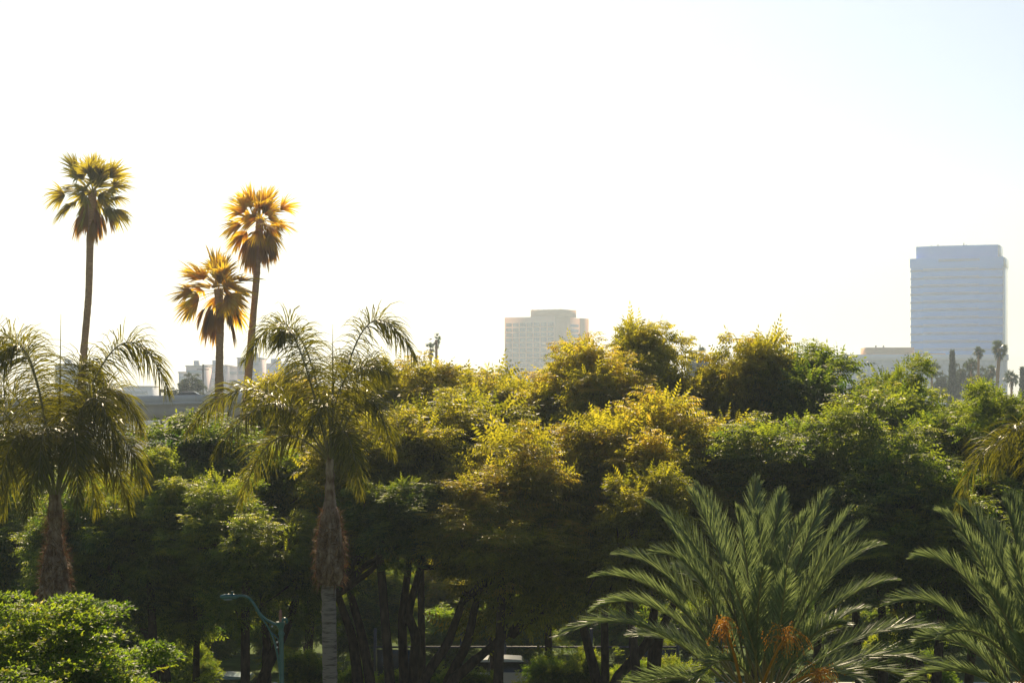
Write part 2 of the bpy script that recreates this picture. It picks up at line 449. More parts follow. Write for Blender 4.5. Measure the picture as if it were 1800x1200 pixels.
far_block(97, 134, 643, 820, "far_wall", "small hazy grey block just right of the left feathery palm crown", seed=1)
far_block(314, 330, 655, 900, "far_wall", "lowest hazy grey block, left end of the cluster beyond the overpass", seed=2, roof=False)
far_block(327, 357, 644, 880, "far_wall_pink", "pinkish hazy block behind the utility pole and round tree", seed=3)
far_block(358, 398, 643, 910, "far_wall", "hazy grey block behind the shorter fan palm trunk", seed=4)
far_block(397, 419, 646, 920, "far_wall", "narrow hazy block between the two close fan palm trunks", seed=5, roof=False)
far_block(417, 456, 630, 900, "far_wall_pink", "tallest pinkish hazy block behind the leaning fan palm trunk", seed=6)
far_block(452, 520, 640, 940, "far_wall", "broad hazy grey block behind the middle feathery palm's left fronds", seed=7)
far_block(205, 262, 680, 860, "far_wall", "low hazy block showing through the arching fronds left of the gap", seed=8, roof=False)

# --- freeway overpass
BY = 250.0
br = empty("overpass", (0, BY, 0), "long concrete freeway overpass with grey parapet crossing behind the trees", "bridge")
kb = BY / FPX
def brz(px): return CAM_H - ((697 - (px - 190) * 0.0215) - HZ) * kb
xa, xb = -300, 1420
def slab(name, y0, y1, dz0, dz1, mat):
    m = MB(); v = []
    for px in (xa, xb):
        x = (px - 900) * kb
        v += [(x, y0, brz(px) + dz0), (x, y1, brz(px) + dz0), (x, y1, brz(px) + dz1), (x, y0, brz(px) + dz1)]
    m.add(v, [[0, 1, 2, 3], [7, 6, 5, 4], [0, 4, 5, 1], [1, 5, 6, 2], [2, 6, 7, 3], [3, 7, 4, 0]])
    return m.build(name, M[mat], br)
slab("parapet", -0.15, 0.15, -0.85, 0, "concrete")
slab("parapet", 11.8, 12.1, -0.85, 0, "concrete")
slab("deck", -0.4, 12.4, -1.15, -0.851, "concrete")
slab("girder", 0.5, 1.4, -2.55, -1.151, "girder")
slab("girder", 10.4, 11.3, -2.55, -1.151, "girder")
slab("girder", 1.9, 9.8, -3.1, -1.152, "girder")
for px in range(-260, 1400, 55):
    m = MB(); x = (px - 900) * kb
    m.box((x, -0.17, brz(px) - 0.45), (0.12, 0.06, 0.75)); m.build("parapet_joint", M["girder"], br)
for px in (-150, 130, 420, 700, 980, 1260):
    m = MB(); x = (px - 900) * kb
    m.tube([(x, 6, -0.2), (x, 6, brz(px) - 4.3), (x, 6, brz(px) - 3.9)], [0.9, 0.9, 1.4], 12); m.build("column", M["concrete"], br, smooth=True)
    m = MB(); m.box((x, 6, brz(px) - 3.5), (1.6, 9.5, 0.75)); m.build("pier_cap", M["girder"], br)


def car(px, Y, zroad, rz, mat, label, parked=True, group="cars parked along the street"):
    t = empty("parked_car" if parked else "car", (P(px, 700, Y)[0], Y, zroad), label, "car", group)
    t.rotation_euler = (0, 0, rz)
    # length along local x
    def hull(prof, hw, m, inset_top=0.0):
        n = len(prof)
        zs = np.array([p[1] for p in prof]); zmin, zmax = zs.min(), zs.max()
        v = []
        for sgn in (-1, 1):
            for (x, z) in prof:
                v.append((x, sgn * (hw - inset_top * (z - zmin) / (zmax - zmin + 1e-6)), z))
        F = [[i, (i + 1) % n, n + (i + 1) % n, n + i] for i in range(n)]
        m.add(v, F)
        for sgn, off in ((-1, 0), (1, n)):
            c = (np.mean([p[0] for p in prof]), sgn * (hw - inset_top * 0.5), np.mean(zs))
            m.add([v[off + i] for i in range(n)] + [c], [[i, (i + 1) % n, n] for i in range(n)])
    m = MB(); hull([(-2.3, 0.35), (-2.32, 0.7), (-2.15, 0.93), (-1.2, 0.98), (1.1, 0.98), (2.1, 0.84), (2.3, 0.62), (2.28, 0.3), (1.8, 0.22), (-1.9, 0.22)], 0.89, m)
    m.build("body", M[mat], t)
    m = MB(); hull([(-1.95, 0.981), (-1.45, 1.34), (-0.5, 1.42), (0.35, 1.37), (1.2, 0.981)], 0.82, m, 0.17); m.build("cabin_glass", M["car_glass"], t)
    m = MB(); hull([(-1.5, 1.35), (-1.3, 1.43), (-0.5, 1.48), (0.3, 1.44), (0.42, 1.37)], 0.70, m, 0.06); m.build("roof", M[mat], t)
    for x in (-1.4, 1.4):
        for y in (-0.82, 0.82):
            m = MB(); m.tube([(x, y - 0.1, 0.33), (x, y + 0.1, 0.33)], 0.33, 18); w = m.build("wheel", M["tyre"], t)
            m = MB(); m.tube([(x, y - 0.115, 0.33), (x, y + 0.115, 0.33)], 0.19, 12); m.build("rim", M["white_metal"], w)
    for y in (-0.65, 0.65):
        m = MB(); m.box((2.29, y, 0.66), (0.06, 0.32, 0.14)); m.build("headlight", M["lamp_lens"], t)
        m = MB(); m.box((-2.31, y, 0.76), (0.06, 0.3, 0.13)); m.build("tail_light", M["light_red"], t)
    return t


car(338, BY + 4.0, brz(338) - 0.85 - 0.15, 0.0, "car_red", "pale car driving on the overpass, its roof above the parapet", False, "vehicles")
car(902, 77.4, 0.0, 0.0, "car_silver", "silver car parked under the middle trees, roof catching light")
car(424, 72.6, 0.0, 0.0, "car_green", "grey green car parked below the street lamp, only its roof in view")

# --- fence, rail, kiosk, bollard seen below the canopy
fn = empty("metal_fence", (P(920, 700, 80.6)[0], 80.6, 0), "dark metal fence with square posts and panels beyond the parked cars", "fence")
m = MB()
for i in range(10):
    mm = MB(); mm.box((-6 + i * 1.75, 0, 1.1), (0.12, 0.12, 2.2)); mm.build("post", M["metal_dark"], fn)
for i in (0, 6):
    mm = MB(); mm.box((-6 + (i + 0.5) * 1.75, 0, 0.75), (1.6, 0.05, 1.2)); mm.build("panel", M["glass_dark"], fn)
mm = MB(); mm.box((1.9, 0, 1.45), (15.8, 0.08, 0.07)); mm.build("rail", M["metal_dark"], fn)
gr = empty("guard_rail", (P(1140, 700, 68.0)[0], 68.0, 0), "white metal guard rail running behind the big date palm's base", "rail")
mm = MB(); mm.box((0, 0, 1.95), (4.6, 0.08, 0.14)); mm.build("beam", M["white_metal"], gr)
for x in (-2, -0.7, 0.7, 2):
    mm = MB(); mm.box((x, 0.08, 0.95), (0.08, 0.07, 1.9)); mm.build("post", M["white_metal"], gr)
bo = empty("bollard", (P(1057, 700, 86)[0], 86, 0.05), "small post with bright yellow cap on the grass beyond the fence", "bollard")
mm = MB(); mm.tube([(0, 0, 0), (0, 0, 0.55)], 0.09, 10); mm.build("post", M["white_metal"], bo)
mm = MB(); mm.tube([(0, 0, 0.551), (0, 0, 0.7), (0, 0, 0.78)], [0.13, 0.13, 0.04], 10); mm.build("cap", M["yellow"], bo)
# --- utility pole and far lamps
up = empty("utility_pole", (P(357, 700, 420)[0], 420, 0), "thin wooden utility pole in front of the hazy blocks beyond the overpass", "pole")
mm = MB(); mm.tube([(0, 0, 0), (0, 0, CAM_H + 60 * 0.12)], [0.24, 0.16], 8); mm.build("shaft", M["bark"], up)
mm = MB(); mm.box((0, -0.2, CAM_H + 6.1), (2.6, 0.14, 0.16)); mm.build("crossarm", M["bark"], up)
lp0 = None
for px, ytop, lab in ((1576, 647, "far twin-headed lot lamp in front of the low glass building"), (1741, 675, "far twin-headed lot lamp below the tall fan palms near the right edge")):
    Y = 420
    h = CAM_H + (700 - ytop) * Y / FPX
    t = empty("lot_lamp", (P(px, 700, Y)[0], Y, 0), lab, "lamp", "far parking lot lamps")
    mm = MB(); mm.tube([(0, 0, 0), (0, 0, h)], 0.14, 8); mm.build("pole", M["metal_dark"], t)
    for s_ in (-1, 1):
        mm = MB(); mm.box((s_ * 0.75, 0, h), (0.9, 0.4, 0.18)); mm.build("lamp_head", M["metal_dark"], t)
        mm = MB(); mm.box((s_ * 0.2, 0, h - 0.02), (0.4, 0.08, 0.08)); mm.build("arm", M["metal_dark"], t)


# ------------------------------------------------------------------ foliage generators
def unit(v):
    return v / (np.linalg.norm(v, axis=-1, keepdims=True) + 1e-9)


def blades(mb, base, d, wv, L, W, droop, segs=3, prof=(0.55, 1.0, 0.8, 0.12), a=None, R=rng):
    """vectorised ribbon blades that start at base along d and bend down"""
    N = len(base)
    p = base.copy(); pts = [p.copy()]; dirs = [unit(d)]
    for s in range(1, segs + 1):
        dd = unit(d + np.array([0, 0, -1.0]) * (droop * (s - 0.5) / segs)[:, None])
        p = p + dd * (L / segs)[:, None]
        pts.append(p.copy()); dirs.append(dd)
    pts = np.stack(pts, 1); dirs = np.stack(dirs, 1)
    w = unit(wv[:, None, :] - (dirs * wv[:, None, :]).sum(-1, keepdims=True) * dirs)
    pr = np.interp(np.linspace(0, 1, segs + 1), np.linspace(0, 1, len(prof)), prof)
    half = w * (W[:, None] * pr[None, :] * 0.5)[..., None]
    V = np.stack([pts - half, pts + half], 2)              # N, S+1, 2, 3
    S1 = segs + 1
    i = (np.arange(N)[:, None] * S1 * 2 + np.arange(segs)[None, :] * 2)
    F = np.stack([i, i + 1, i + 3, i + 2], -1).reshape(-1, 4)
    if a is None: a = R.random(N)
    mb.add(V.reshape(-1, 3), F, np.repeat(a, segs))


def diamonds(mb, base, d, side, L, W, a):
    """flat leaf-shaped quads"""
    N = len(base)
    mid = base + d * (L * 0.45)[:, None]
    V = np.stack([base, mid + side * (W * 0.5)[:, None], base + d * L[:, None], mid - side * (W * 0.5)[:, None]], 1)
    F = (np.arange(N)[:, None] * 4 + np.arange(4)[None, :])
    mb.add(V.reshape(-1, 3), F, a)


def pinnate(mb, base, d, nrm, L, a, R, pairs=6, wl=0.40):
    """compound leaves: leaflets in pairs along a drooping stem plus one at the tip"""
    N = len(base)
    side = unit(np.cross(d, nrm)); nrm = unit(np.cross(side, d))
    for q in range(pairs):
        t = (q + 0.7) / (pairs + 0.4)
        pos = base + d * (L * t)[:, None] - nrm * (L * 0.30 * t * t)[:, None]
        ll = L * (0.34 - 0.12 * abs(t - 0.45)) * (0.85 + 0.3 * R.random(N))
        for s in (-1, 1):
            dd = unit(d * 0.45 + side * s - nrm * (0.35 + 0.75 * R.random(N))[:, None])
            sd = unit(np.cross(dd, nrm))
            diamonds(mb, pos, dd, sd, ll, ll * wl, np.clip(a + R.normal(0, 0.06, N), 0, 1))
    pos = base + d * L[:, None] - nrm * (L * 0.30)[:, None]
    dd = unit(d - nrm * 0.6)
    diamonds(mb, pos, dd, side, L * 0.3, L * 0.3 * wl, a)


def crown_mesh(seed, rx, ry, rz, n_clump=300, n_leaf=46, leaf=0.52, kind="pinnate", mat="canopy", shoots=190, clump=0.60, pairs=5, low=-0.9, rough=0.26, lobes=17):
    """a crown of many leafy sprays; returns mesh and the spray centres for the limbs"""
    R = np.random.default_rng(seed)
    # spray centres: shell of an uneven ellipsoid, some inside
    u = R.normal(size=(n_clump * 3, 3)); u = unit(u)
    u = u[u[:, 2] > low][:n_clump]
    n = len(u)
    ph = R.random(6) * 6.28
    lump = 1 + rough * (np.sin(3 * np.arctan2(u[:, 1], u[:, 0]) + ph[0]) * np.cos(2.2 * u[:, 2] + ph[1]) + 0.7 * np.sin(5 * u[:, 0] + ph[2]) * np.sin(4 * u[:, 1] + ph[3]))
    rad = np.where(R.random(n) < 0.75, 0.82 + 0.18 * R.random(n), 0.35 + 0.5 * R.random(n)) * lump
    c = u * rad[:, None] * np.array([rx, ry, rz])
    if lobes:
        # the crown is several uneven boughs, each with its own dome of sprays
        lc = unit(R.normal(size=(lobes, 3))) * (R.random((lobes, 1)) ** 0.45) * np.array([1, 1, 0.85])
        lr = R.uniform(0.20, 0.44, lobes)
        pick = R.choice(lobes, n, p=lr ** 2 / (lr ** 2).sum())
        v = unit(u + 0.9 * unit(R.normal(size=(n, 3))) + np.array([0, 0, 0.25]))
        c = (lc[pick] * 0.72 + v * lr[pick][:, None] * (0.45 + 0.75 * R.random((n, 1)))) * np.array([rx, ry, rz])
        u = unit(c / np.array([rx, ry, rz]) + v * 0.5)
    mb = MB()
    cr = clump * (0.7 + 0.6 * R.random(n))
    tone = R.random(n) * 0.5 + 0.12
    idx = np.repeat(np.arange(n), n_leaf)
    N = len(idx)
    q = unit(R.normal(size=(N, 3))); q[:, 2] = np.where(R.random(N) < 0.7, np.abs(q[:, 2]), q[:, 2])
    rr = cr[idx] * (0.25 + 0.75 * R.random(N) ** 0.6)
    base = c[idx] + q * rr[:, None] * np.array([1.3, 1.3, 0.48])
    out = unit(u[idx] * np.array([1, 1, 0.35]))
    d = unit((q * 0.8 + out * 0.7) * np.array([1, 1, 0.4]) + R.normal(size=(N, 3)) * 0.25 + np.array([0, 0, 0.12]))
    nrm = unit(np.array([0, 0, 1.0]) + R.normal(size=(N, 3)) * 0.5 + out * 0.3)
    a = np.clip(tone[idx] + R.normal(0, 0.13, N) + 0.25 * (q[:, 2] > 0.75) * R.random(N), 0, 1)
    L = leaf * (0.65 + 0.7 * R.random(N))
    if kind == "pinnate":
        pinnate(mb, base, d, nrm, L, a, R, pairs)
    else:
        for s in range(5):
            dd = unit(d + R.normal(size=(N, 3)) * 0.75)
            diamonds(mb, base + d * (0.25 * L * s / 5)[:, None], dd, unit(np.cross(dd, nrm)), L * (0.7 + 0.5 * R.random(N)), L * 0.36, np.clip(a + R.normal(0, .1, N), 0, 1))
    # twigs inside each spray
    kx = R.integers(0, n, n * 3)
    tq = unit(R.normal(size=(len(kx), 3))); tq[:, 2] = abs(tq[:, 2]) * 0.6
    # shoots that stick out of the outline
    ns = shoots
    ks = R.choice(np.where(u[:, 2] > -0.1)[0], ns)
    b0 = c[ks] + R.normal(size=(ns, 3)) * 0.25
    sd = unit(u[ks] * np.array([1, 1, 0.5]) + np.array([0, 0, 0.6]) + R.normal(size=(ns, 3)) * 0.3)
    SL = (0.45 + 0.65 * R.random(ns)) * clump / 0.62
    m_per = 9
    for s in range(m_per):
        t = 0.25 + 0.75 * s / (m_per - 1)
        pos = b0 + sd * (SL * t)[:, None] - np.array([0, 0, 1.0]) * (SL * 0.15 * t * t)[:, None]
        for rep in range(2):
            ang = s * 2.4 + rep * 3.14 + R.random(ns)
            side = np.stack([np.cos(ang), np.sin(ang), np.full(ns, 0.15)], 1)
            dd = unit(side + sd * 0.3)
            LL = leaf * (0.8 + 0.6 * R.random(ns)) * (1.25 - 0.6 * t)
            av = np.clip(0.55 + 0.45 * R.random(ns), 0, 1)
            if kind == "pinnate":
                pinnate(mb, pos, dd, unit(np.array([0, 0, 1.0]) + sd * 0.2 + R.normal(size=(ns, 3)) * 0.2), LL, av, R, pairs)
            else:
                for z in range(3):
                    d3 = unit(dd + R.normal(size=(ns, 3)) * 0.5)
                    diamonds(mb, pos, d3, unit(np.cross(d3, sd)), LL, LL * 0.36, av)
    stem_w = unit(np.cross(sd, np.array([0, 1.0, 0.3])))
    blades(mb, b0, sd, stem_w, SL, np.full(ns, 0.018), np.full(ns, 0.2), 3, (1, 0.8, 0.6, 0.4), np.full(ns, 0.3), R)
    me = mb.mesh("crown", M[mat])
    co = np.concatenate(mb.V)
    ext = (np.percentile(abs(co[:, 0]), 98), np.percentile(abs(co[:, 1]), 98), np.percentile(co[:, 2], 99.6))
    CSIZE_OF[me.name] = ext
    return me, c


CSIZE_OF = {}


def bez(p0, p1, p2, n):
    t = np.linspace(0, 1, n)[:, None]
    return (1 - t) ** 2 * p0 + 2 * t * (1 - t) * p1 + t ** 2 * p2


def limb_path(a, b, R, n=6, sag=0.12):
    a = np.asarray(a, float); b = np.asarray(b, float)
    L = np.linalg.norm(b - a)
    mid = (a + b) / 2 + R.normal(size=3) * L * 0.10 + np.array([0, 0, L * sag])
    p = bez(a, mid, b, n)
    p[1:-1] += R.normal(size=(n - 2, 3)) * L * 0.015
    return p


CROWNS = {}
def crown(key):
    return CROWNS[key]


CROWNS["a"] = crown_mesh(11, 4.6, 4.2, 3.6)
CROWNS["b"] = crown_mesh(12, 4.2, 4.4, 4.0)
CROWNS["c"] = crown_mesh(13, 4.8, 4.0, 3.3)
CROWNS["d"] = crown_mesh(19, 4.6, 4.2, 3.8, n_clump=190, n_leaf=40)
CROWNS["e"] = crown_mesh(20, 4.4, 4.4, 3.6, n_clump=175, n_leaf=42)
CROWNS["gd"] = crown_mesh(18, 4.5, 4.3, 3.7, n_clump=200, n_leaf=42, mat="canopy_glow")
CROWNS["ga"] = crown_mesh(14, 4.4, 4.2, 3.6, mat="canopy_glow")
CROWNS["gb"] = crown_mesh(15, 4.6, 4.2, 3.9, mat="canopy_glow")
CSIZE = {"a": (4.6, 4.2, 3.6), "b": (4.2, 4.4, 4.0), "c": (4.8, 4.0, 3.3), "ga": (4.4, 4.2, 3.6), "gb": (4.6, 4.2, 3.9)}


def tree(px, top, hw, bottom, Y, key, label, stems=None, rz=0.0, depth=None, group="leafy canopy trees in the row", seed=0, r0=0.17, name="canopy_tree", cat="tree"):
    """px/top/hw/bottom describe the crown in photo pixels, stems are lists of (px, py) read off the photo"""
    R = np.random.default_rng(seed + 100)
    k = Y / FPX
    me, cc = CROWNS[key]; sx, sy, sz = CSIZE_OF[me.name]
    rx = hw * k; rz_ = (bottom - top) / 2 * k * 1.05
    c = P(px, (top + bottom) / 2, Y)
    t = empty(name, (c[0], Y, 0), label, cat, group)
    co = link("crown", me, t, (0, 0, c[2]))
    sc = (rx / sx, (depth or rx) / sy, rz_ / sz)
    co.scale = sc; co.rotation_euler = (0, 0, rz)
    ca, sa = math.cos(rz), math.sin(rz)
    w = cc * np.array(sc)
    w = np.stack([w[:, 0] * ca - w[:, 1] * sa, w[:, 0] * sa + w[:, 1] * ca, w[:, 2] + c[2]], 1)
    zb = c[2] - rz_
    mb = MB()
    heads = []
    if stems is None:
        stems = [[(px + R.normal() * 8, 1290), (px + R.normal() * 14, bottom - 20)]]
    for st in stems:
        pts = np.array([P(a, b, Y + R.normal() * 0.15) - np.array([c[0], Y, 0]) for a, b in st])
        if pts[0][2] > 0.0:
            pts = np.vstack([[pts[0][0] + (pts[0][0] - pts[1][0]) * 0.3, pts[0][1], -0.1], pts])
        # smooth resample
        tt = np.linspace(0, len(pts) - 1, len(pts) * 4)
        p = np.stack([np.interp(tt, np.arange(len(pts)), pts[:, i]) for i in range(3)], 1)
        p[1:-1] = (p[:-2] + p[1:-1] * 2 + p[2:]) / 4
        head = p[-1] + unit(p[-1] - p[-4]) * 0.8
        p = np.vstack([p, head])
        mb.tube(p, np.linspace(r0 * 1.15, r0 * 0.6, len(p)), 10, rough=0.12)
        heads.append(p[-1])
    heads = np.array(heads)
    # main limbs to groups of sprays
    order = R.permutation(len(w))[:42]
    mains = []
    for i in order[:9]:
        h = heads[R.integers(len(heads))]
        q = h + (w[i] - h) * 0.62
        pth = limb_path(h - np.array([0, 0, 0.2]), q, R, 6, 0.05)
        mb.tube(pth, np.linspace(r0 * 0.55, r0 * 0.24, 6), 7, rough=0.1)
        mains.append(pth)
    for i in order[9:]:
        d = [np.linalg.norm(m_[3:] - w[i], axis=1).min() for m_ in mains]
        m_ = mains[int(np.argmin(d))]
        j = 3 + int(np.argmin(np.linalg.norm(m_[3:] - w[i], axis=1)))
        mb.tube(limb_path(m_[j], w[i], R, 5, 0.02), np.linspace(r0 * 0.22, r0 * 0.06, 5), 5)
    mb.build("trunk", M["bark"], t, smooth=True)
    return t


# middle row of canopy trees (px, top, half width, bottom, distance)
tree(330, 748, 195, 1090, 60, "a", "bright green canopy tree between the two feathery palms, in front of the overpass",
     stems=[[(470, 1290), (468, 1200), (469, 1130), (462, 1060)]], rz=0.4, seed=1)
tree(20, 790, 183, 1140, 62, "e", "dark canopy tree behind the left feathery palm's trunk", rz=1.2, seed=2)
tree(205, 850, 146, 1170, 57, "d", "shaded canopy tree right of the left feathery palm's trunk",
     stems=[[(300, 1290), (290, 1170), (262, 1120), (240, 1080)]], rz=2.2, seed=3)
tree(480, 800, 158, 1120, 58, "e", "lush green canopy tree above the street lamp, left of the middle palm trunk",
     stems=[[(452, 1290), (456, 1200), (510, 1090), (525, 1030)]], rz=3.0, seed=4)
tree(350, 900, 146, 1185, 63, "d", "lower shaded canopy tree directly left of the street lamp's arm", rz=1.1, seed=23)
tree(535, 674, 146, 960, 72, "ga", "glow-tinted green canopy tree behind the middle feathery palm's crown", rz=0.7, seed=5)
tree(735, 648, 158, 960, 68, "gb", "glow-tinted green canopy tree just right of the middle feathery palm's crown", rz=1.9, seed=6)
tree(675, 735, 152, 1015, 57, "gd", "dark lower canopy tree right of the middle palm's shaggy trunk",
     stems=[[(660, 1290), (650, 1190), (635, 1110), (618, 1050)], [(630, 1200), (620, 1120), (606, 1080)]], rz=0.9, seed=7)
tree(855, 665, 152, 990, 70, "ga", "glow-tinted green canopy tree in front of the pink stone block's left half", rz=2.5, seed=8)
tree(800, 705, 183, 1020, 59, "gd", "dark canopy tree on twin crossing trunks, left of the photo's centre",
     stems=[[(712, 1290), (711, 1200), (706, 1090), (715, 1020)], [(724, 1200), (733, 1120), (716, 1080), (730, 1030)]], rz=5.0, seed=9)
tree(962, 656, 146, 960, 67, "gb", "glow-tinted canopy tree covering the pink stone block's right foot", rz=3.8, seed=10)
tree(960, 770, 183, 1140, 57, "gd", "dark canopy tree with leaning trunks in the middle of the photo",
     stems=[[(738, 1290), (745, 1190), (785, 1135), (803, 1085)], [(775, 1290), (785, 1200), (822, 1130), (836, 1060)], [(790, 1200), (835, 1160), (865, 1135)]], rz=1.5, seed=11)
tree(1068, 616, 146, 950, 65, "gb", "glow-tinted canopy tree left of the tallest ragged top, lower by a little", rz=0.9, seed=24)
tree(1148, 580, 122, 900, 66, "ga", "tallest glow-tinted canopy tree with ragged top, left of the gap", rz=0.2, seed=12)
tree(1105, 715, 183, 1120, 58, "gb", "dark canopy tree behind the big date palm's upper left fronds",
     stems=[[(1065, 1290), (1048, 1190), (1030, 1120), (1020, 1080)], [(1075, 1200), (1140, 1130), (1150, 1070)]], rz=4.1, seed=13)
tree(1330, 608, 131, 960, 66, "ga", "tall glow-tinted olive green canopy tree just right of the gap", rz=2.9, seed=14)
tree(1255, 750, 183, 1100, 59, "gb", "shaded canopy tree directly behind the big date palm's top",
     stems=[[(1155, 1290), (1150, 1200), (1160, 1110), (1190, 1050)]], rz=5.5, seed=15)
tree(1440, 626, 152, 980, 65, "a", "broad green canopy tree left of the blue tower's foot", rz=3.3, seed=16)
tree(1430, 715, 183, 1030, 58, "b", "dark canopy tree behind the big date palm's right fronds",
     stems=[[(1550, 1290), (1552, 1200), (1552, 1100), (1548, 1040)]], rz=0.5, seed=17)
tree(1535, 650, 109, 960, 64, "b", "green canopy tree rising to the left end of the low glass building", rz=1.3, seed=25)
tree(1600, 706, 134, 990, 63, "c", "bright topped canopy tree in front of the low glass building", rz=1.0, seed=18)
tree(1700, 708, 128, 1000, 60, "a", "green canopy tree beneath the far fan palms", rz=2.0, seed=19)
tree(1805, 692, 115, 990, 58, "b", "green canopy tree at the photo's right edge", rz=4.5, seed=20)
tree(1600, 800, 170, 1110, 56, "d", "dark lower canopy tree between the two date palms",
     stems=[[(1620, 1290), (1625, 1200), (1600, 1120), (1580, 1070)]], rz=2.7, seed=21)
tree(1760, 850, 158, 1140, 55, "e", "dark canopy tree behind the right date palm", rz=0.1, seed=22)

tree(430, 850, 134, 1080, 54.5, "d", "low bright topped canopy tree just above and right of the street lamp's arm", rz=1.7, seed=26)
tree(290, 800, 109, 1050, 56, "e", "low bright topped canopy tree under the left feathery palm's right fronds", rz=0.3, seed=27)
tree(690, 850, 97, 990, 54.5, "d", "small low canopy tree right beside the middle palm's shaggy swelling", rz=3.7, seed=28)
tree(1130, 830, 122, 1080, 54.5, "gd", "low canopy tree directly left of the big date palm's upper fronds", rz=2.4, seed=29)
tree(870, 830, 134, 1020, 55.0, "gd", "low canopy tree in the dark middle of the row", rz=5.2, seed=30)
tree(1640, 860, 109, 1060, 54, "e", "low canopy tree under the glossy hanging frond at the right", rz=4.4, seed=31)

# back row of small garden trees on the lawn beyond the road (seen between the trunks)
for i, (px, top, hw, Y, lab) in enumerate((
        (40, 980, 70, 92, "bushy tree beyond the road, behind the left feathery palm's trunk"),
        (170, 1000, 60, 90, "bushy tree beyond the road, above the bright leafy shrub"),
        (300, 990, 70, 94, "bushy tree beyond the road, left of the street lamp's arm"),
        (560, 985, 60, 90, "bushy tree beyond the road, behind the middle palm's grey trunk"),
        (665, 1000, 55, 88, "sunlit bushy tree beyond the road, between the leaning trunks"),
        (770, 1005, 55, 92, "sunlit bushy tree beyond the road, right of the twin crossing trunks"),
        (900, 990, 60, 94, "bushy tree beyond the road, above the silver car"),
        (1040, 1000, 60, 90, "bushy tree beyond the road, left of the big date palm"),
        (1480, 990, 70, 92, "bushy tree beyond the road, behind the big date palm's right side"),
        (1610, 1010, 60, 90, "bushy tree beyond the road, between the date palms"),
        (1740, 990, 70, 94, "bushy tree beyond the road, behind the right date palm"))):
    tree(px, top - 15, hw, top + 130, Y - 4, ("a", "ga", "b", "c")[i % 4], lab, rz=i * 1.3, seed=40 + i, group="bushy trees beyond the road", r0=0.1, name="bushy_tree")

# shrubs on the lawn just beyond the road
Rb = random.Random(5)
where = ["behind the left palm", "left of the street lamp", "behind the street lamp", "behind the middle palm trunk", "between the leaning trunks",
         "behind the twin trunks", "behind the silver car", "near the photo's centre", "left of the big date palm", "behind the big date palm",
         "right of the big date palm", "between the date palms", "behind the right date palm"]
CROWNS["bush"] = crown_mesh(41, 2.4, 1.9, 1.7, n_clump=110, n_leaf=110, leaf=0.30, shoots=60, clump=0.42, low=-0.6, rough=0.28)
CSIZE["bush"] = (2.4, 1.9, 1.7)
CROWNS["bushg"] = crown_mesh(42, 2.4, 1.9, 1.7, n_clump=110, n_leaf=110, leaf=0.30, shoots=60, clump=0.42, low=-0.6, rough=0.28, mat="broadleaf")
CSIZE["bushg"] = (2.4, 1.9, 1.7)
for i in range(26):
    px = -20 + i * 73 + Rb.uniform(-15, 15)
    Y = 83.5 if i % 2 else 89.5
    base = HZ + CAM_H / Y * FPX
    w_ = where[min(12, int(px / 1800 * 13))] if px > 0 else where[0]
    tree(px, base - (105 if i % 2 else 150) - Rb.uniform(0, 35), 62, base, Y, ("bush", "bushg")[(i // 2) % 2],
         ("nearer low" if i % 2 else "taller rear") + " shrub on the lawn, " + w_ + (", darker leaved" if (i // 2) % 2 == 0 else ", brighter leaved"),
         rz=i * 1.1, seed=400 + i, group="shrubs on the lawn beyond the road", r0=0.06, name="shrub", cat="shrub")

# shaded shrubs at the near side of the street
for i, (px, tp, hw_) in enumerate(((215, 1120, 60), (330, 1140, 55), (540, 1150, 45), (625, 1172, 40), (700, 1180, 40), (800, 1178, 45), (975, 1158, 60), (1015, 1150, 50),
                              (860, 1185, 30), (1110, 1165, 50), (1200, 1160, 55), (1560, 1120, 55), (1640, 1150, 50), (945, 1188, 36))):
    tree(px, tp, hw_, HZ + CAM_H / 66.5 * FPX, 66.5 - (i % 3) * 0.6, ("bush", "bushg")[i % 3 == 0],
         "dark low shrub on the near grass verge, " + ("behind the bright corner tree", "left of the street lamp", "left of the middle palm trunk", "right of the middle palm trunk",
         "at the foot of the twin trunks", "at the foot of the leaning trunks", "right of the silver car's roof", "left of the big date palm's longest frond", "left of the silver car's roof",
         "under the big date palm's left fronds", "beside the white guard rail", "right of the big date palm", "left of the right date palm", "covering the silver car's bonnet")[i],
         rz=i * 0.9, seed=500 + i, group="shaded shrubs on the near verge", r0=0.05, name="shrub", cat="shrub")

# taller background belt, keeps the far side of the row closed
for i, (px, top, hw, Y, lab) in enumerate((
        (-40, 790, 200, 110, "background tree behind the left feathery palm"),
        (250, 830, 170, 114, "background tree deep behind the bright green canopy"),
        (600, 800, 170, 112, "background tree deep behind the middle palm trunk"),
        (900, 780, 190, 115, "background tree deep behind the photo's centre"),
        (1200, 760, 190, 111, "background tree deep behind the gap"),
        (1500, 780, 180, 113, "background tree deep behind the right half of the row"),
        (1780, 800, 170, 112, "background tree deep behind the right date palm"))):
    tree(px, top, hw, top + 260, Y, ("b", "a", "c")[i % 3], lab, rz=i * 1.7, seed=60 + i, group="background trees behind the row", name="background_tree")


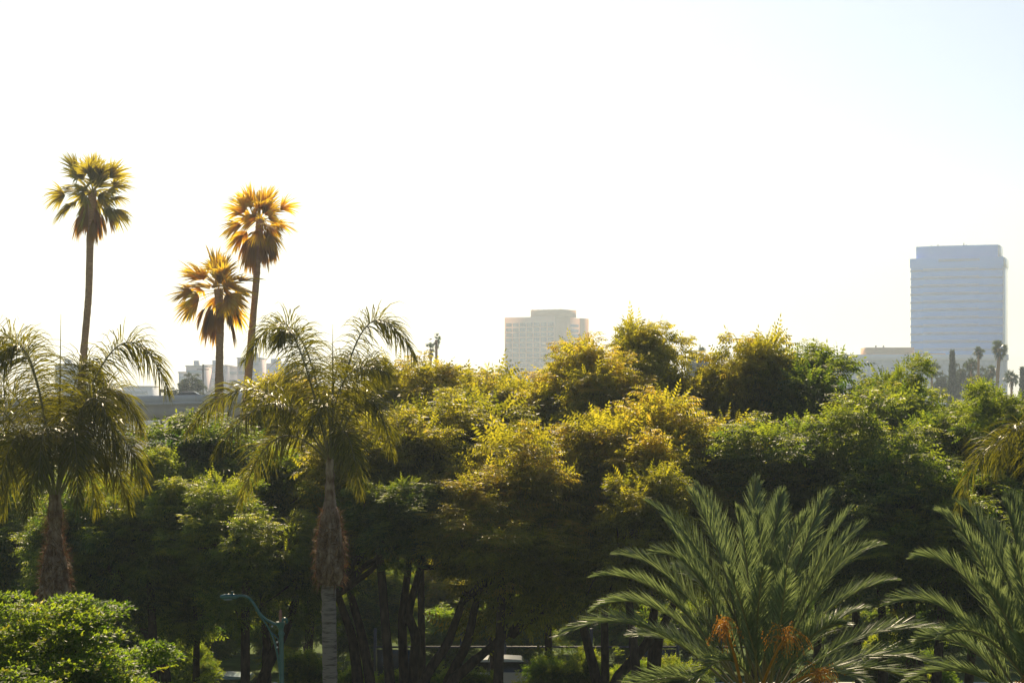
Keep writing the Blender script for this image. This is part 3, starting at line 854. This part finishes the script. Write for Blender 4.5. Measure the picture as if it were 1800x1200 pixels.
# ------------------------------------------------------------------ feather palms
def frond(mb_leaf, mb_stem, p0, p1, p2, pairs, LL, W, droop, angle, lift, r0=0.022, start=0.2, plumose=0.0, segs=4, seed=0, a0=0.5, curl=1.0, mingap=0.15):
    R = np.random.default_rng(seed)
    n = 28
    ax = bez(p0, p1, p2, n)
    mb_stem.tube(ax, np.linspace(r0, r0 * 0.22, n), 6)
    t = np.linspace(start, 0.995, pairs)
    t = np.clip(t + R.normal(0, 0.25 / pairs, pairs), start, 1)
    pos = np.stack([np.interp(t * (n - 1), np.arange(n), ax[:, i]) for i in range(3)], 1)
    tg = np.gradient(ax, axis=0)
    tg = unit(np.stack([np.interp(t * (n - 1), np.arange(n), tg[:, i]) for i in range(3)], 1))
    side = unit(np.cross(tg, np.array([0, 0, 1.0])) + 1e-4)
    up = unit(np.cross(side, tg))
    # twist the blade a little along its length
    tw = R.normal() * 0.25 + np.linspace(0, R.normal() * 0.5, pairs)
    side, up = side * np.cos(tw)[:, None] + up * np.sin(tw)[:, None], up * np.cos(tw)[:, None] - side * np.sin(tw)[:, None]
    u = (t - start) / (1 - start)
    Lp = LL * np.interp(u, [0, 0.12, 0.45, 0.8, 1.0], [0.55, 0.85, 1.0, 0.72, 0.35])
    ang = np.interp(u, [0, 0.6, 1.0], [angle * 1.15, angle, angle * 0.45])
    for s in (-1, 1):
        an = ang + R.normal(0, 0.09, pairs)
        lf = lift + R.normal(0, 0.06 + plumose, pairs)
        d = unit(tg * np.cos(an)[:, None] + (side * s * np.cos(lf)[:, None] + up * np.sin(lf)[:, None]) * np.sin(an)[:, None])
        L = Lp * (0.85 + 0.3 * R.random(pairs))
        blades(mb_leaf, pos, d, unit(tg + up * 0.2 * s + R.normal(size=(pairs, 3)) * 0.25), L, np.full(pairs, W) * (0.8 + 0.4 * R.random(pairs)),
               droop * (0.7 + 0.6 * R.random(pairs)), segs, (0.5, 1.0, 0.9, 0.55, 0.08), np.clip(a0 + R.normal(0, 0.22, pairs), 0, 1), R)


def shaggy(mb, prof, base, n, seed, long=0.35, w=0.012, dirs=(0, 0, 1)):
    """ragged fibres round a trunk profile (z, r)"""
    R = np.random.default_rng(seed)
    zz = np.array([p[0] for p in prof]); rr = np.array([p[1] for p in prof])
    z = R.uniform(zz.min(), zz.max(), n); r = np.interp(z, zz, rr) * (0.97 + 0.05 * R.random(n)); a = R.random(n) * 6.283
    pos = np.stack([np.cos(a) * r, np.sin(a) * r, z], 1)
    out = np.stack([np.cos(a), np.sin(a), np.zeros(n)], 1); tan = np.stack([-np.sin(a), np.cos(a), np.zeros(n)], 1)
    d = unit(out * R.uniform(0.05, 0.6, n)[:, None] + tan * R.normal(0, 0.8, n)[:, None] + np.array([0, 0, 1.0]) * R.normal(0.5, 0.7, n)[:, None])
    blades(mb, pos + base, d, unit(tan + R.normal(size=(n, 3)) * .5), long * (0.3 + R.random(n)) * 0.5, np.full(n, w), R.uniform(0, 2.5, n), 3, (1, 0.9, 0.6, 0.2), R.random(n), R)


def queen_palm(base_px, base_py, Y, fronds, prof, ring_top, label, seed, spear=None, xs=None, leafL=0.85, pairs=135):
    """prof: (py, half width px) of the brown leaf-base sheath; trunk below it"""
    k = Y / FPX
    x = (base_px - 900) * k
    t = empty("feather_palm", (x, Y, 0), label, "palm tree", "feathery palms in front of the tree row")
    off = np.array([x, Y, 0])
    for i, f in enumerate(fronds):
        c, tip, dy = f[0], f[1], f[2]
        p0 = P(base_px, base_py, Y) - off
        p2 = P(tip[0], tip[1], Y) + np.array([0, dy, 0]) - off
        p1 = P(c[0], c[1], Y) + np.array([0, dy * 0.45, 0]) - off
        lm, sm = MB(), MB()
        frond(lm, sm, p0, p1, p2, pairs, leafL, 0.021, 1.6, 1.05, 0.35, 0.026, 0.22, plumose=0.8, seed=seed * 100 + i, a0=0.5, segs=4)
        fo = lm.build("frond", M["queen"], t)
        sm.build("frond_stem", M["rachis"], fo, smooth=True)
    if spear:
        m = MB(); m.tube([P(*spear[0], Y) - off, P(*spear[1], Y) - off], [0.035, 0.004], 6); m.build("spear_leaf", M["queen"], t)
    # sheath with old leaf bases
    m = MB()
    zz = [CAM_H - (p[0] - HZ) * k for p in prof]; rr = [p[1] * k for p in prof]
    zf = np.linspace(zz[0], zz[-1], 60); rf = np.interp(-zf, [-z for z in zz], rr)
    R = np.random.default_rng(seed)
    m.tube(np.stack([R.normal(0, 0.006, 60), R.normal(0, 0.006, 60), zf], 1), rf * (1 + 0.05 * R.normal(size=60)), 22, rough=0.10)
    sheath = m.build("leaf_base_sheath", M["boot"], t, smooth=True)
    m = MB(); pr = sorted(zip(zz, rr))
    pr = [q for q in pr if q[1] > 11 * k]
    shaggy(m, pr, np.zeros(3), 1100, seed, 0.5, 0.012)
    shaggy(m, pr[: max(2, len(pr) // 2 + 2)], np.zeros(3), 500, seed + 5, 0.5, 0.03)
    m.build("fibre", M["fibre"], sheath)
    # split old leaf bases standing round the swelling
    zlo, zhi = min(zz), min(zz) + (max(zz) - min(zz)) * 0.55
    for j in range(6):
        a = j * 1.05 + 0.4
        m = MB(); pts = []
        for s in np.linspace(0, 1, 9):
            z = zlo + (zhi - zlo) * s
            r = np.interp(-z, [-q for q in zz], rr) + 0.012
            aa = a + 0.25 * s
            pts.append((math.cos(aa) * r, math.sin(aa) * r, z))
        m.tube(pts, np.array([0.07, 0.10, 0.10, 0.09, 0.08, 0.07, 0.06, 0.05, 0.03]) * (0.35 + 0.35 * ((j * 7) % 3) / 2), 7, rough=0.15)
        m.build("old_leaf_base", M["boot"], t, smooth=True)
    m = MB()
    n = 70
    z = np.linspace(-0.1, zz[-1] + 0.05, n)
    r0 = ring_top * k
    rad = r0 * (1.0 + 0.15 * (1 - z / z.max())) * (1 + 0.03 * np.sin(z * 37) + 0.02 * R.normal(size=n))
    m.tube(np.stack([np.sin(z * .6) * 0.03, np.zeros(n), z], 1), rad, 20, rough=0.03)
    m.build("trunk", M["ring"], t, smooth=True)
    return t


queen_palm(580, 815, 45.0, [
    ((535, 440), (425, 635), 0.3), ((628, 430), (728, 630), 0.2), ((450, 585), (325, 760), 0.4), ((500, 610), (395, 800), -1.6),
    ((585, 600), (690, 660), -1.5), ((575, 590), (600, 640), 2.0), ((530, 560), (480, 690), 1.8), ((650, 600), (685, 800), 0.8),
    ((480, 690), (430, 880), -0.6), ((590, 640), (560, 760), -2.0), ((640, 560), (665, 660), 1.6), ((610, 680), (640, 860), -1.2),
    ((520, 520), (500, 600), -1.0)],
    [(800, 6), (850, 8), (885, 10), (897, 15), (925, 18), (960, 22), (1000, 23.5), (1018, 21), (1027, 15)], 12.5,
    "tall feathery palm in the left middle with ringed grey trunk and shaggy brown swelling", 3, spear=((584, 820), (585, 570)))
queen_palm(97, 890, 43.0, [
    ((200, 440), (294, 690), 0.2), ((60, 470), (-60, 640), 0.3), ((70, 500), (15, 650), -1.0), ((190, 640), (262, 850), -0.5),
    ((0, 650), (-70, 870), -0.5), ((150, 630), (170, 880), -1.9), ((50, 640), (30, 880), -1.8), ((130, 600), (190, 740), 1.8),
    ((60, 600), (60, 740), 2.0), ((100, 640), (110, 840), -2.2), ((10, 560), (-90, 740), 1.2), ((160, 560), (235, 760), 1.0),
    ((120, 560), (150, 660), 1.4), ((30, 700), (-10, 900), 0.8), ((180, 700), (215, 890), 0.6),
    ((90, 700), (75, 900), -1.4), ((130, 700), (150, 900), 1.2), ((10, 620), (-40, 760), -1.6), ((170, 560), (225, 800), -1.2)],
    [(860, 8), (895, 12), (930, 12), (960, 13), (975, 18), (1000, 22), (1040, 26), (1080, 26), (1100, 20)], 17,
    "feathery palm at the left edge with dense dark drooping crown and shaggy brown trunk", 4, spear=((103, 880), (107, 552)), leafL=0.95, pairs=150)
queen_palm(1885, 940, 48.0, [
    ((1760, 640), (1685, 900), 0.2), ((1790, 620), (1730, 830), -1.2), ((1900, 640), (1960, 850), 0.3), ((1850, 680), (1800, 900), -1.6),
    ((1880, 640), (1860, 780), 1.5), ((1950, 700), (2040, 900), 0.0)],
    [(930, 8), (960, 12), (1000, 18), (1060, 22), (1080, 14)], 12,
    "feathery palm mostly outside the right edge, one glossy frond hanging into view", 5, leafL=0.95)


# ------------------------------------------------------------------ date palms
def date_palm(base_px, base_py, Y, fronds, label, seed, bunches=(), LL=0.47, pairs=165, trunk_r=0.26):
    k = Y / FPX
    x = (base_px - 900) * k
    t = empty("date_palm", (x, Y, 0), label, "palm tree", "date palms in the foreground")
    off = np.array([x, Y, 0])
    for i, f in enumerate(fronds):
        c, tip, dy = f[0], f[1], f[2]
        R = np.random.default_rng(seed * 50 + i)
        p0 = P(base_px + R.normal() * 12 + (tip[0] - base_px) * 0.06, base_py, Y) + np.array([0, dy * 0.1, 0]) - off
        p2 = P(tip[0], tip[1], Y) + np.array([0, dy, 0]) - off
        p1 = P(c[0], c[1], Y) + np.array([0, dy * 0.45, 0]) - off
        lm, sm = MB(), MB()
        frond(lm, sm, p0, p1, p2, pairs, LL, 0.015, 0.06, 0.50, 0.42, 0.024, 0.2, plumose=0.12, seed=seed * 100 + i, segs=3, a0=0.5)
        fo = lm.build("frond", M["date"], t)
        sm.build("frond_stem", M["rachis"], fo, smooth=True)
    for j, (sx, sy, ex, ey, dy) in enumerate(bunches):
        R = np.random.default_rng(seed * 9 + j)
        a = P(sx, sy, Y) - off; b = P(ex, ey, Y) + np.array([0, dy, 0]) - off
        m = MB(); m.tube(bez(a, (a + b) / 2 + np.array([0, 0, 0.2]), b, 8), np.linspace(0.028, 0.016, 8), 7)
        n = 48
        st = b + R.normal(size=(n, 3)) * 0.05
        d = unit(R.normal(size=(n, 3)) + np.array([0, -0.1, 0.25]) + unit(b - a) * 0.5)
        L = 0.16 + 0.26 * R.random(n)
        blades(m, st, d, unit(R.normal(size=(n, 3))), L, np.full(n, 0.009), np.full(n, 2.2), 5, (1, 1, 1, 1, 0.6), R.random(n), R)
        # small fruit along the strands
        q = 300
        ii = R.integers(0, n, q); s_ = R.random(q)
        dd = unit(d[ii] + np.array([0, 0, -1.0]) * (2.2 * s_ * 0.5)[:, None])
        pos = st[ii] + dd * (L[ii] * s_)[:, None]
        for ax in (np.array([1.0, 0, 0]), np.array([0, 1.0, 0])):
            diamonds(m, pos, np.tile([0, 0, -1.0], (q, 1)), np.tile(ax, (q, 1)), np.full(q, 0.028), np.full(q, 0.018), R.random(q))
        m.build("fruit_bunch", M["fruit"], t)
    zt_ = CAM_H - (base_py - HZ) * k
    m = MB(); n = 90; z = np.linspace(-0.1, zt_ + 0.1, n)
    m.tube(np.stack([np.zeros(n), np.zeros(n), z], 1), trunk_r * (1 + 0.10 * np.abs(np.sin(z * 9))) * np.interp(z, [0, zt_ - 0.8, zt_ + .1], [1, 1.15, 0.7]), 18, rough=0.12)
    m.build("trunk", M["boot"], t)
    return t


date_palm(1335, 1235, 30.0, [
    ((1130, 1030), (983, 1112), -0.3), ((1165, 1010), (1050, 1072), 0.3), ((1180, 990), (1048, 1006), -0.6), ((1215, 985), (1092, 978), 0.4),
    ((1245, 960), (1148, 968), -0.5), ((1265, 960), (1148, 888), 0.5), ((1290, 985), (1218, 868), 0.2), ((1300, 960), (1238, 860), 1.3),
    ((1325, 940), (1345, 852), 1.2), ((1320, 1000), (1285, 892), -0.9), ((1350, 980), (1378, 872), 0.3), ((1372, 960), (1396, 876), 1.5),
    ((1392, 990), (1462, 872), 0.5), ((1410, 1000), (1480, 895), -0.6), ((1425, 1000), (1518, 925), 0.2), ((1432, 980), (1556, 963), 0.6),
    ((1445, 1030), (1556, 1016), -0.5), ((1540, 1050), (1695, 1125), 0.1), ((1500, 1100), (1655, 1165), -0.7), ((1490, 1130), (1640, 1215), 0.5),
    ((1275, 1080), (1195, 1205), -1.2), ((1318, 1050), (1318, 985), -1.6), ((1362, 1080), (1352, 985), -1.9), ((1400, 1080), (1455, 1075), -1.6),
    ((1210, 1150), (1070, 1215), -0.4), ((1230, 1110), (1120, 1130), 1.2), ((1440, 1090), (1545, 1085), 1.2), ((1270, 1020), (1200, 1010), 1.6),
    ((1400, 1040), (1430, 960), 1.8), ((1340, 1020), (1330, 905), -0.2), ((1300, 1060), (1262, 985), -1.5), ((1430, 1130), (1500, 1185), -1.4),
    ((1360, 1000), (1410, 905), -0.4), ((1255, 1010), (1180, 925), 1.0)],
    "big date palm right of centre with spreading grey green fronds and orange fruit stalks", 6,
    bunches=((1310, 1240, 1256, 1078, -1.5), (1328, 1240, 1345, 1085, -2.3), (1350, 1240, 1402, 1150, -2.0)))
date_palm(1850, 1300, 27.0, [
    ((1700, 1010), (1568, 1062), 0.2), ((1730, 960), (1622, 985), 0.4), ((1750, 960), (1662, 905), 0.2), ((1790, 960), (1712, 892), 0.8),
    ((1800, 960), (1768, 892), 0.0), ((1830, 960), (1805, 880), 0.9), ((1850, 950), (1850, 870), 0.3), ((1880, 960), (1920, 890), 0.0),
    ((1740, 1060), (1640, 1105), -0.7), ((1730, 1130), (1600, 1200), 0.2), ((1770, 1080), (1700, 1010), -0.9), ((1800, 1060), (1755, 960), -0.8),
    ((1820, 1100), (1790, 1010), -1.4), ((1760, 1170), (1690, 1230), -0.8), ((1900, 1000), (1990, 960), 0.2), ((1930, 1060), (2060, 1100), 0.0),
    ((1850, 1120), (1860, 1010), -1.4), ((1780, 1000), (1725, 950), 1.2), ((1740, 1100), (1640, 1140), 1.0), ((1790, 1140), (1745, 1090), -1.5),
    ((1810, 1000), (1790, 930), 1.5)],
    "date palm at the lower right edge, cut off by the frame", 7, LL=0.45, bunches=((1840, 1300, 1800, 1200, -0.4),))


# ------------------------------------------------------------------ fan palms
def fan_leaf(mb, org, d, petL, bladeL, segsN, R, spread=1.45, droop=0.9, w=0.055, tone=0.5, stem=True):
    d = unit(d)
    end = org + d * petL + np.array([0, 0, -0.10 * petL])
    side = unit(np.cross(d, np.array([0, 0, 1.0])) + R.normal(size=3) * 0.15)
    up = unit(np.cross(side, d))
    ro = R.normal() * 0.8
    side, up = side * math.cos(ro) + up * math.sin(ro), up * math.cos(ro) - side * math.sin(ro)
    th = np.linspace(-spread, spread, segsN) + R.normal(0, 0.03, segsN)
    bend = -0.25
    D = unit(d * np.cos(th)[:, None] + side * np.sin(th)[:, None] + up * (0.25 * np.abs(np.sin(th)))[:, None])
    L = bladeL * (0.72 + 0.28 * np.cos(th)) * (0.85 + 0.3 * R.random(segsN))
    wv = unit(np.cross(D, up) + R.normal(size=(segsN, 3)) * 0.3)
    blades(mb, np.tile(end, (segsN, 1)), D, wv, L, np.full(segsN, w) * bladeL / 0.9, np.full(segsN, droop) * (0.7 + 0.7 * R.random(segsN)), 5, (0.35, 1.0, 1.15, 0.8, 0.5, 0.08),
           np.clip(tone + R.normal(0, 0.15, segsN), 0, 1), R)
    if stem:
        blades(mb, org[None], d[None], side[None], np.array([petL * 1.02]), np.array([0.05]), np.array([0.1]), 2, (1, .8, .6), np.array([0.3]), R)


def fan_palm(cx, cy, Y, trunk, live, dead, label, seed, size=1.0, mat="fan", dmat="fan_dead", group="tall fan palms", tr0=0.2, nseg=22, parts=True, deads=(), w=0.07):
    """cx,cy: heart of the crown in pixels; trunk: pixel polyline from the top down"""
    R = np.random.default_rng(seed)
    k = Y / FPX
    foot = trunk[-1]
    x0 = (foot[0] - 900) * k
    t = empty("fan_palm", (x0, Y, 0), label, "palm tree", group)
    off = np.array([x0, Y, 0])
    c = P(cx, cy, Y) - off
    one_live, one_dead = MB(), MB()
    for i in range(live):
        el = math.radians(86 - 128 * ((i + 0.5) / live) ** 0.85) + R.normal() * 0.12
        az = i * 2.39996 + R.normal() * 0.25
        d = np.array([math.cos(el) * math.cos(az), math.cos(el) * math.sin(az), math.sin(el)])
        m = MB() if parts else one_live
        fan_leaf(m, c + np.array([0, 0, -0.1 * math.cos(el) * size]), d, size * (0.75 + 0.6 * R.random()) * (0.75 if el > 1.1 else 1) * (0.4 if i % 3 == 2 else 1), size * (1.0 + 0.3 * R.random()), nseg, R,
                 spread=(0.85 + 0.35 * R.random()) * (0.55 if el > 1.0 else 1), droop=0.35 + 0.45 * max(0, 1 - el), tone=0.25 + 0.6 * R.random(), w=w)
        if parts: m.build("frond", M[mat], t)
    for i in range(dead):
        el = math.radians(-38 - 44 * R.random()); az = i * 2.4 + R.normal() * 0.4
        if i < len(deads):
            az, el = deads[i]
        d = np.array([math.cos(el) * math.cos(az), math.cos(el) * math.sin(az), math.sin(el)])
        m = MB() if parts else one_dead
        fan_leaf(m, c + np.array([0, 0, -0.25 * size]), d, size * (0.45 + 0.6 * R.random()), size * (0.8 + 0.8 * R.random()), nseg, R, spread=0.5, droop=3.0, tone=R.random(), w=w)
        if parts: m.build("dead_frond", M[dmat], t)
    if not parts:
        one_live.build("crown", M[mat], t)
        if dead: one_dead.build("dead_skirt", M[dmat], t)
    pts = [P(a, b, Y) - off for a, b in trunk]
    pts = np.array([c] + pts + [[0, 0, -0.1]])
    tt = np.linspace(0, len(pts) - 1, 60)
    p = np.stack([np.interp(tt, np.arange(len(pts)), pts[:, i]) for i in range(3)], 1)
    p[2:-2] = (p[:-4] + p[1:-3] + p[2:-2] + p[3:-1] + p[4:]) / 5
    m = MB(); m.tube(p, tr0 * (np.interp(np.linspace(0, 1, 60), [0, 0.1, 0.5, 1], [1.15, 1.0, 0.92, 1.25]) * (1 + 0.03 * R.normal(size=60))), 14, rough=0.05)
    m.build("trunk", M["fan_trunk"], t, smooth=True)
    return t


fan_palm(163, 335, 100.0, [(159, 400), (156, 520), (147, 620), (142, 700)], 38, 14, "tallest fan palm standing alone at the left, straight slim trunk", 21, size=1.06, mat="fan_olive", tr0=0.19,
         deads=((3.3, -1.25), (3.05, -1.0), (-0.1, -1.25), (0.15, -1.1), (0.05, -0.85), (1.2, -1.3)))
fan_palm(457, 385, 98.0, [(453, 450), (450, 500), (443, 580), (434, 690)], 32, 20, "glow-tinted fan palm, taller of the close pair, with long hanging dead fronds", 22, size=0.98, tr0=0.18,
         deads=((0.0, -1.2), (0.2, -1.0), (-0.2, -1.3), (3.3, -1.2), (0.1, -1.35), (3.0, -1.0), (1.5, -1.2), (-0.1, -1.05)))
fan_palm(384, 508, 96.0, [(387, 560), (386, 620), (385, 700)], 38, 13, "shorter fan palm of the close pair, leaning toward the middle feathery palm", 23, size=1.08, tr0=0.20,
         deads=((3.2, -0.95), (3.1, -1.1), (0.1, -1.1), (3.4, -1.2)))

# distant fan palms and trees at the right, beyond the row
FAR = "far palms at the foot of the blue tower"
for i, (cx, cy, size, foot, lab) in enumerate((
        (1756, 612, 0.95, 1750, "far fan palm with the largest round head, right of the tower's base"),
        (1720, 618, 0.62, 1719, "far slim fan palm with a small head in front of the tower's lower right"),
        (1638, 648, 0.95, 1638, "far low fan palm in front of the low glass building, left of the cypress"),
        (1707, 640, 0.8, 1708, "far fan palm between the cypress and the slim palm"),
        (1742, 652, 0.75, 1743, "far low fan palm left of the large round-headed palm"),
        (1778, 664, 0.9, 1778, "far low fan palm right of the large round-headed palm"))):
    fan_palm(cx, cy, 400.0 + i * 4, [(cx, cy + 14), (foot, 720)], 40, 10, lab, 70 + i, size=size, mat="far_fan", dmat="far_fan", group=FAR, tr0=0.36 if i == 0 else 0.26, nseg=14, parts=False, w=0.09)
fan_palm(767, 597, 300.0, [(767, 610), (767, 700)], 10, 9, "far thin palm with upright brush-like tuft above the glow-tinted trees", 81, size=0.55, mat="far_fan", dmat="far_fan", group="far palms left of the pink block", tr0=0.2, nseg=14, parts=False, w=0.09)
fan_palm(757, 613, 305.0, [(757, 622), (757, 700)], 12, 9, "far shorter brush-topped palm beside the thin one above the glow-tinted trees", 82, size=0.6, mat="far_fan", dmat="far_fan", group="far palms left of the pink block", tr0=0.2, nseg=14, parts=False, w=0.09)

CROWNS["far"] = crown_mesh(31, 4, 4, 4, n_clump=90, n_leaf=26, leaf=0.55, kind="simple", mat="far_leaf", shoots=14, clump=0.9, lobes=0)
CSIZE["far"] = (4, 4, 4)
for i, (px, top, hw, bottom, Y, lab) in enumerate((
        (335, 658, 24, 712, 330, "round hazy tree beyond the overpass, left of the utility pole"),
        (304, 682, 14, 712, 335, "low hazy bush at the left end of the round tree beyond the overpass"),
        (1695, 640, 20, 712, 430, "far dark leafy tree right of the cypress"),
        (1725, 648, 18, 712, 436, "far dark leafy tree below the slim palm"),
        (1232, 612, 16, 700, 420, "far hazy tree seen through the gap above the overpass"),
        (1216, 618, 10, 700, 425, "narrow far hazy tree at the gap's left side"),
        (880, 650, 18, 705, 380, "faint far tree in front of the pink stone block's left edge"),
        (1655, 655, 14, 712, 440, "far low bush left of the cypress"))):
    tree(px, top, hw, bottom, Y, "far", lab, seed=200 + i, group="far hazy trees", r0=0.3, name="far_tree", rz=i)


def cypress(px, top, bottom, hw, Y, label, seed):
    R = np.random.default_rng(seed); k = Y / FPX
    t = empty("cypress_tree", (P(px, 700, Y)[0], Y, 0), label, "tree", "far cypress trees")
    h = CAM_H - (top - HZ) * k
    m = MB(); n = 5200
    s = R.random(n) ** 0.8
    r = hw * k * np.interp(s, [0, 0.15, 0.6, 1], [0.75, 1, 0.75, 0.05]) * (0.55 + 0.5 * R.random(n)) * (1 + .12 * np.sin(s * 40 + R.random(n)))
    a = R.random(n) * 6.283
    pos = np.stack([np.cos(a) * r, np.sin(a) * r, 1.2 + s * (h - 1.2)], 1)
    d = unit(np.stack([np.cos(a) * .35, np.sin(a) * .35, np.ones(n)], 1) + R.normal(size=(n, 3)) * .2)
    diamonds(m, pos, d, unit(np.cross(d, R.normal(size=(n, 3)))), 0.5 + 0.6 * R.random(n), 0.22 + 0.2 * R.random(n), R.random(n) * 0.5)
    m.build("crown", M["far_leaf"], t)
    m = MB(); m.tube([(0, 0, -0.1), (0, 0, h * 0.7)], [0.3, 0.1], 8); m.build("trunk", M["bark"], t)


cypress(1674, 621, 700, 8.5, 415, "far dark pointed cypress in front of the tower's foot", 91)
cypress(1797, 650, 700, 5, 430, "small far pointed cypress at the right edge", 92)

# ------------------------------------------------------------------ bright glossy shrub crown, lower left
CROWNS["shrub"] = crown_mesh(33, 2.6, 2.2, 2.3, n_clump=420, n_leaf=170, leaf=0.066, kind="simple", mat="broadleaf", shoots=170, clump=0.27, low=-0.3, rough=0.1, lobes=0)
CSIZE["shrub"] = (2.6, 2.2, 2.3)
tree(-50, 1056, 335, 1520, 28.0, "shrub", "bright glossy small-leaved tree top filling the lower left corner", stems=[[(60, 1900), (60, 1500)]], seed=300, group="foreground shrubs", r0=0.09,
     name="leafy_tree", rz=0.6)

# ------------------------------------------------------------------ street lamp
LY = 50.0; k = LY / FPX
lamp = empty("street_lamp", (P(497, 700, LY)[0], LY, 0), "green street lamp with curved arm, left of the middle palm's trunk", "street lamp")
lo = np.array([P(497, 700, LY)[0], LY, 0])
LP_ = lambda a, b, dy=0: P(a, b, LY) + np.array([0, dy, 0]) - lo
def curve(pts, n=24):
    pts = np.array(pts); tt = np.linspace(0, len(pts) - 1, n)
    p = np.stack([np.interp(tt, np.arange(len(pts)), pts[:, i]) for i in range(3)], 1)
    for _ in range(2): p[1:-1] = (p[:-2] + 2 * p[1:-1] + p[2:]) / 4
    return p
m = MB(); m.tube([(0, 0, 0), (0, 0, 0.9), (0, 0, 1.0), LP_(494.5, 1112)], [0.13, 0.11, 0.075, 0.058], 16); m.build("pole", M["lamp_green"], lamp, smooth=True)
m = MB(); m.tube([LP_(494.5, 1116), LP_(494.5, 1113), LP_(494, 1108), LP_(494, 1104), LP_(493, 1098), LP_(493, 1092)], [0.07, 0.085, 0.06, 0.065, 0.11, 0.11], 14); m.build("collar", M["lamp_green"], lamp, smooth=True)
m = MB(); m.tube(curve([LP_(417, 1047), LP_(428, 1046), LP_(438, 1050), LP_(446, 1060), LP_(453, 1072), LP_(461, 1083), LP_(471, 1091), LP_(486, 1097)]), 0.036, 10); m.build("arm", M["lamp_green"], lamp, smooth=True)
m = MB(); m.tube(curve([LP_(449, 1071), LP_(458, 1083), LP_(468, 1096), LP_(476, 1110), LP_(483, 1128), LP_(488, 1150), LP_(492, 1178), LP_(494, 1198)]), np.linspace(0.016, 0.032, 24), 8); m.build("brace", M["lamp_green"], lamp, smooth=True)
m = MB(); m.tube(curve([LP_(476, 1110), LP_(482, 1115), LP_(488, 1121), LP_(491, 1128)]), 0.018, 8); m.build("brace", M["lamp_green"], lamp, smooth=True)
m = MB(); m.tube([LP_(387, 1048.5), LP_(389, 1048.5), LP_(397, 1048), LP_(410, 1048), LP_(416, 1048.2), LP_(419, 1048.3)], [0.03, 0.055, 0.075, 0.075, 0.055, 0.035], 12)
lh = m.build("lamp_head", M["lamp_green"], lamp, smooth=True)
m = MB(); m.box(LP_(401, 1053), (0.20, 0.12, 0.02)); m.build("lens", M["lamp_lens"], lh)
m = MB(); m.tube([LP_(408.5, 1044.0), LP_(408.5, 1040.5), LP_(408.5, 1040.2), LP_(408.5, 1038.8)], [0.022, 0.022, 0.036, 0.036], 10); m.build("light_sensor", M["lamp_green"], lh)
m = MB(); m.tube([LP_(493, 1091.5), LP_(493, 1089), LP_(493, 1087), LP_(493, 1080), LP_(493, 1073), LP_(493, 1070)], [0.05, 0.035, 0.04, 0.045, 0.03, 0.006], 12); m.build("finial", M["lamp_rust"], lamp, smooth=True)
m = MB()
ang = np.linspace(-0.6, 4.4, 16)
cen = LP_(500.5, 1092)
m.tube([cen + np.array([math.cos(q) * 0.055, 0, math.sin(q) * 0.075]) for q in ang], np.linspace(0.03, 0.045, 16), 8); m.build("scroll", M["lamp_green"], lamp, smooth=True)
for px, py in ((478.5, 1100), (487, 1128), (487, 1137)):
    m = MB(); m.tube([LP_(px, py, -0.02), LP_(px, py, 0.03)], 0.022, 10); m.build("bolt", M["white_metal"], lamp)

# ------------------------------------------------------------------ haze
hz = MB(); hz.box((0, 1900, 55.5), (4700, 4200, 113))
hm = bpy.data.materials.new("haze_air"); hm.use_nodes = True
N, L = nt(hm)
N.remove(N["Principled BSDF"])
v = N.new("ShaderNodeVolumePrincipled")
v.inputs["Color"].default_value = HAZE_COLOR
v.inputs["Density"].default_value = HAZE_DENSITY
v.inputs["Anisotropy"].default_value = HAZE_G
L.new(v.outputs[0], N["Material Output"].inputs["Volume"])
ho = hz.build("haze", hm)
tag(ho, kind="stuff")
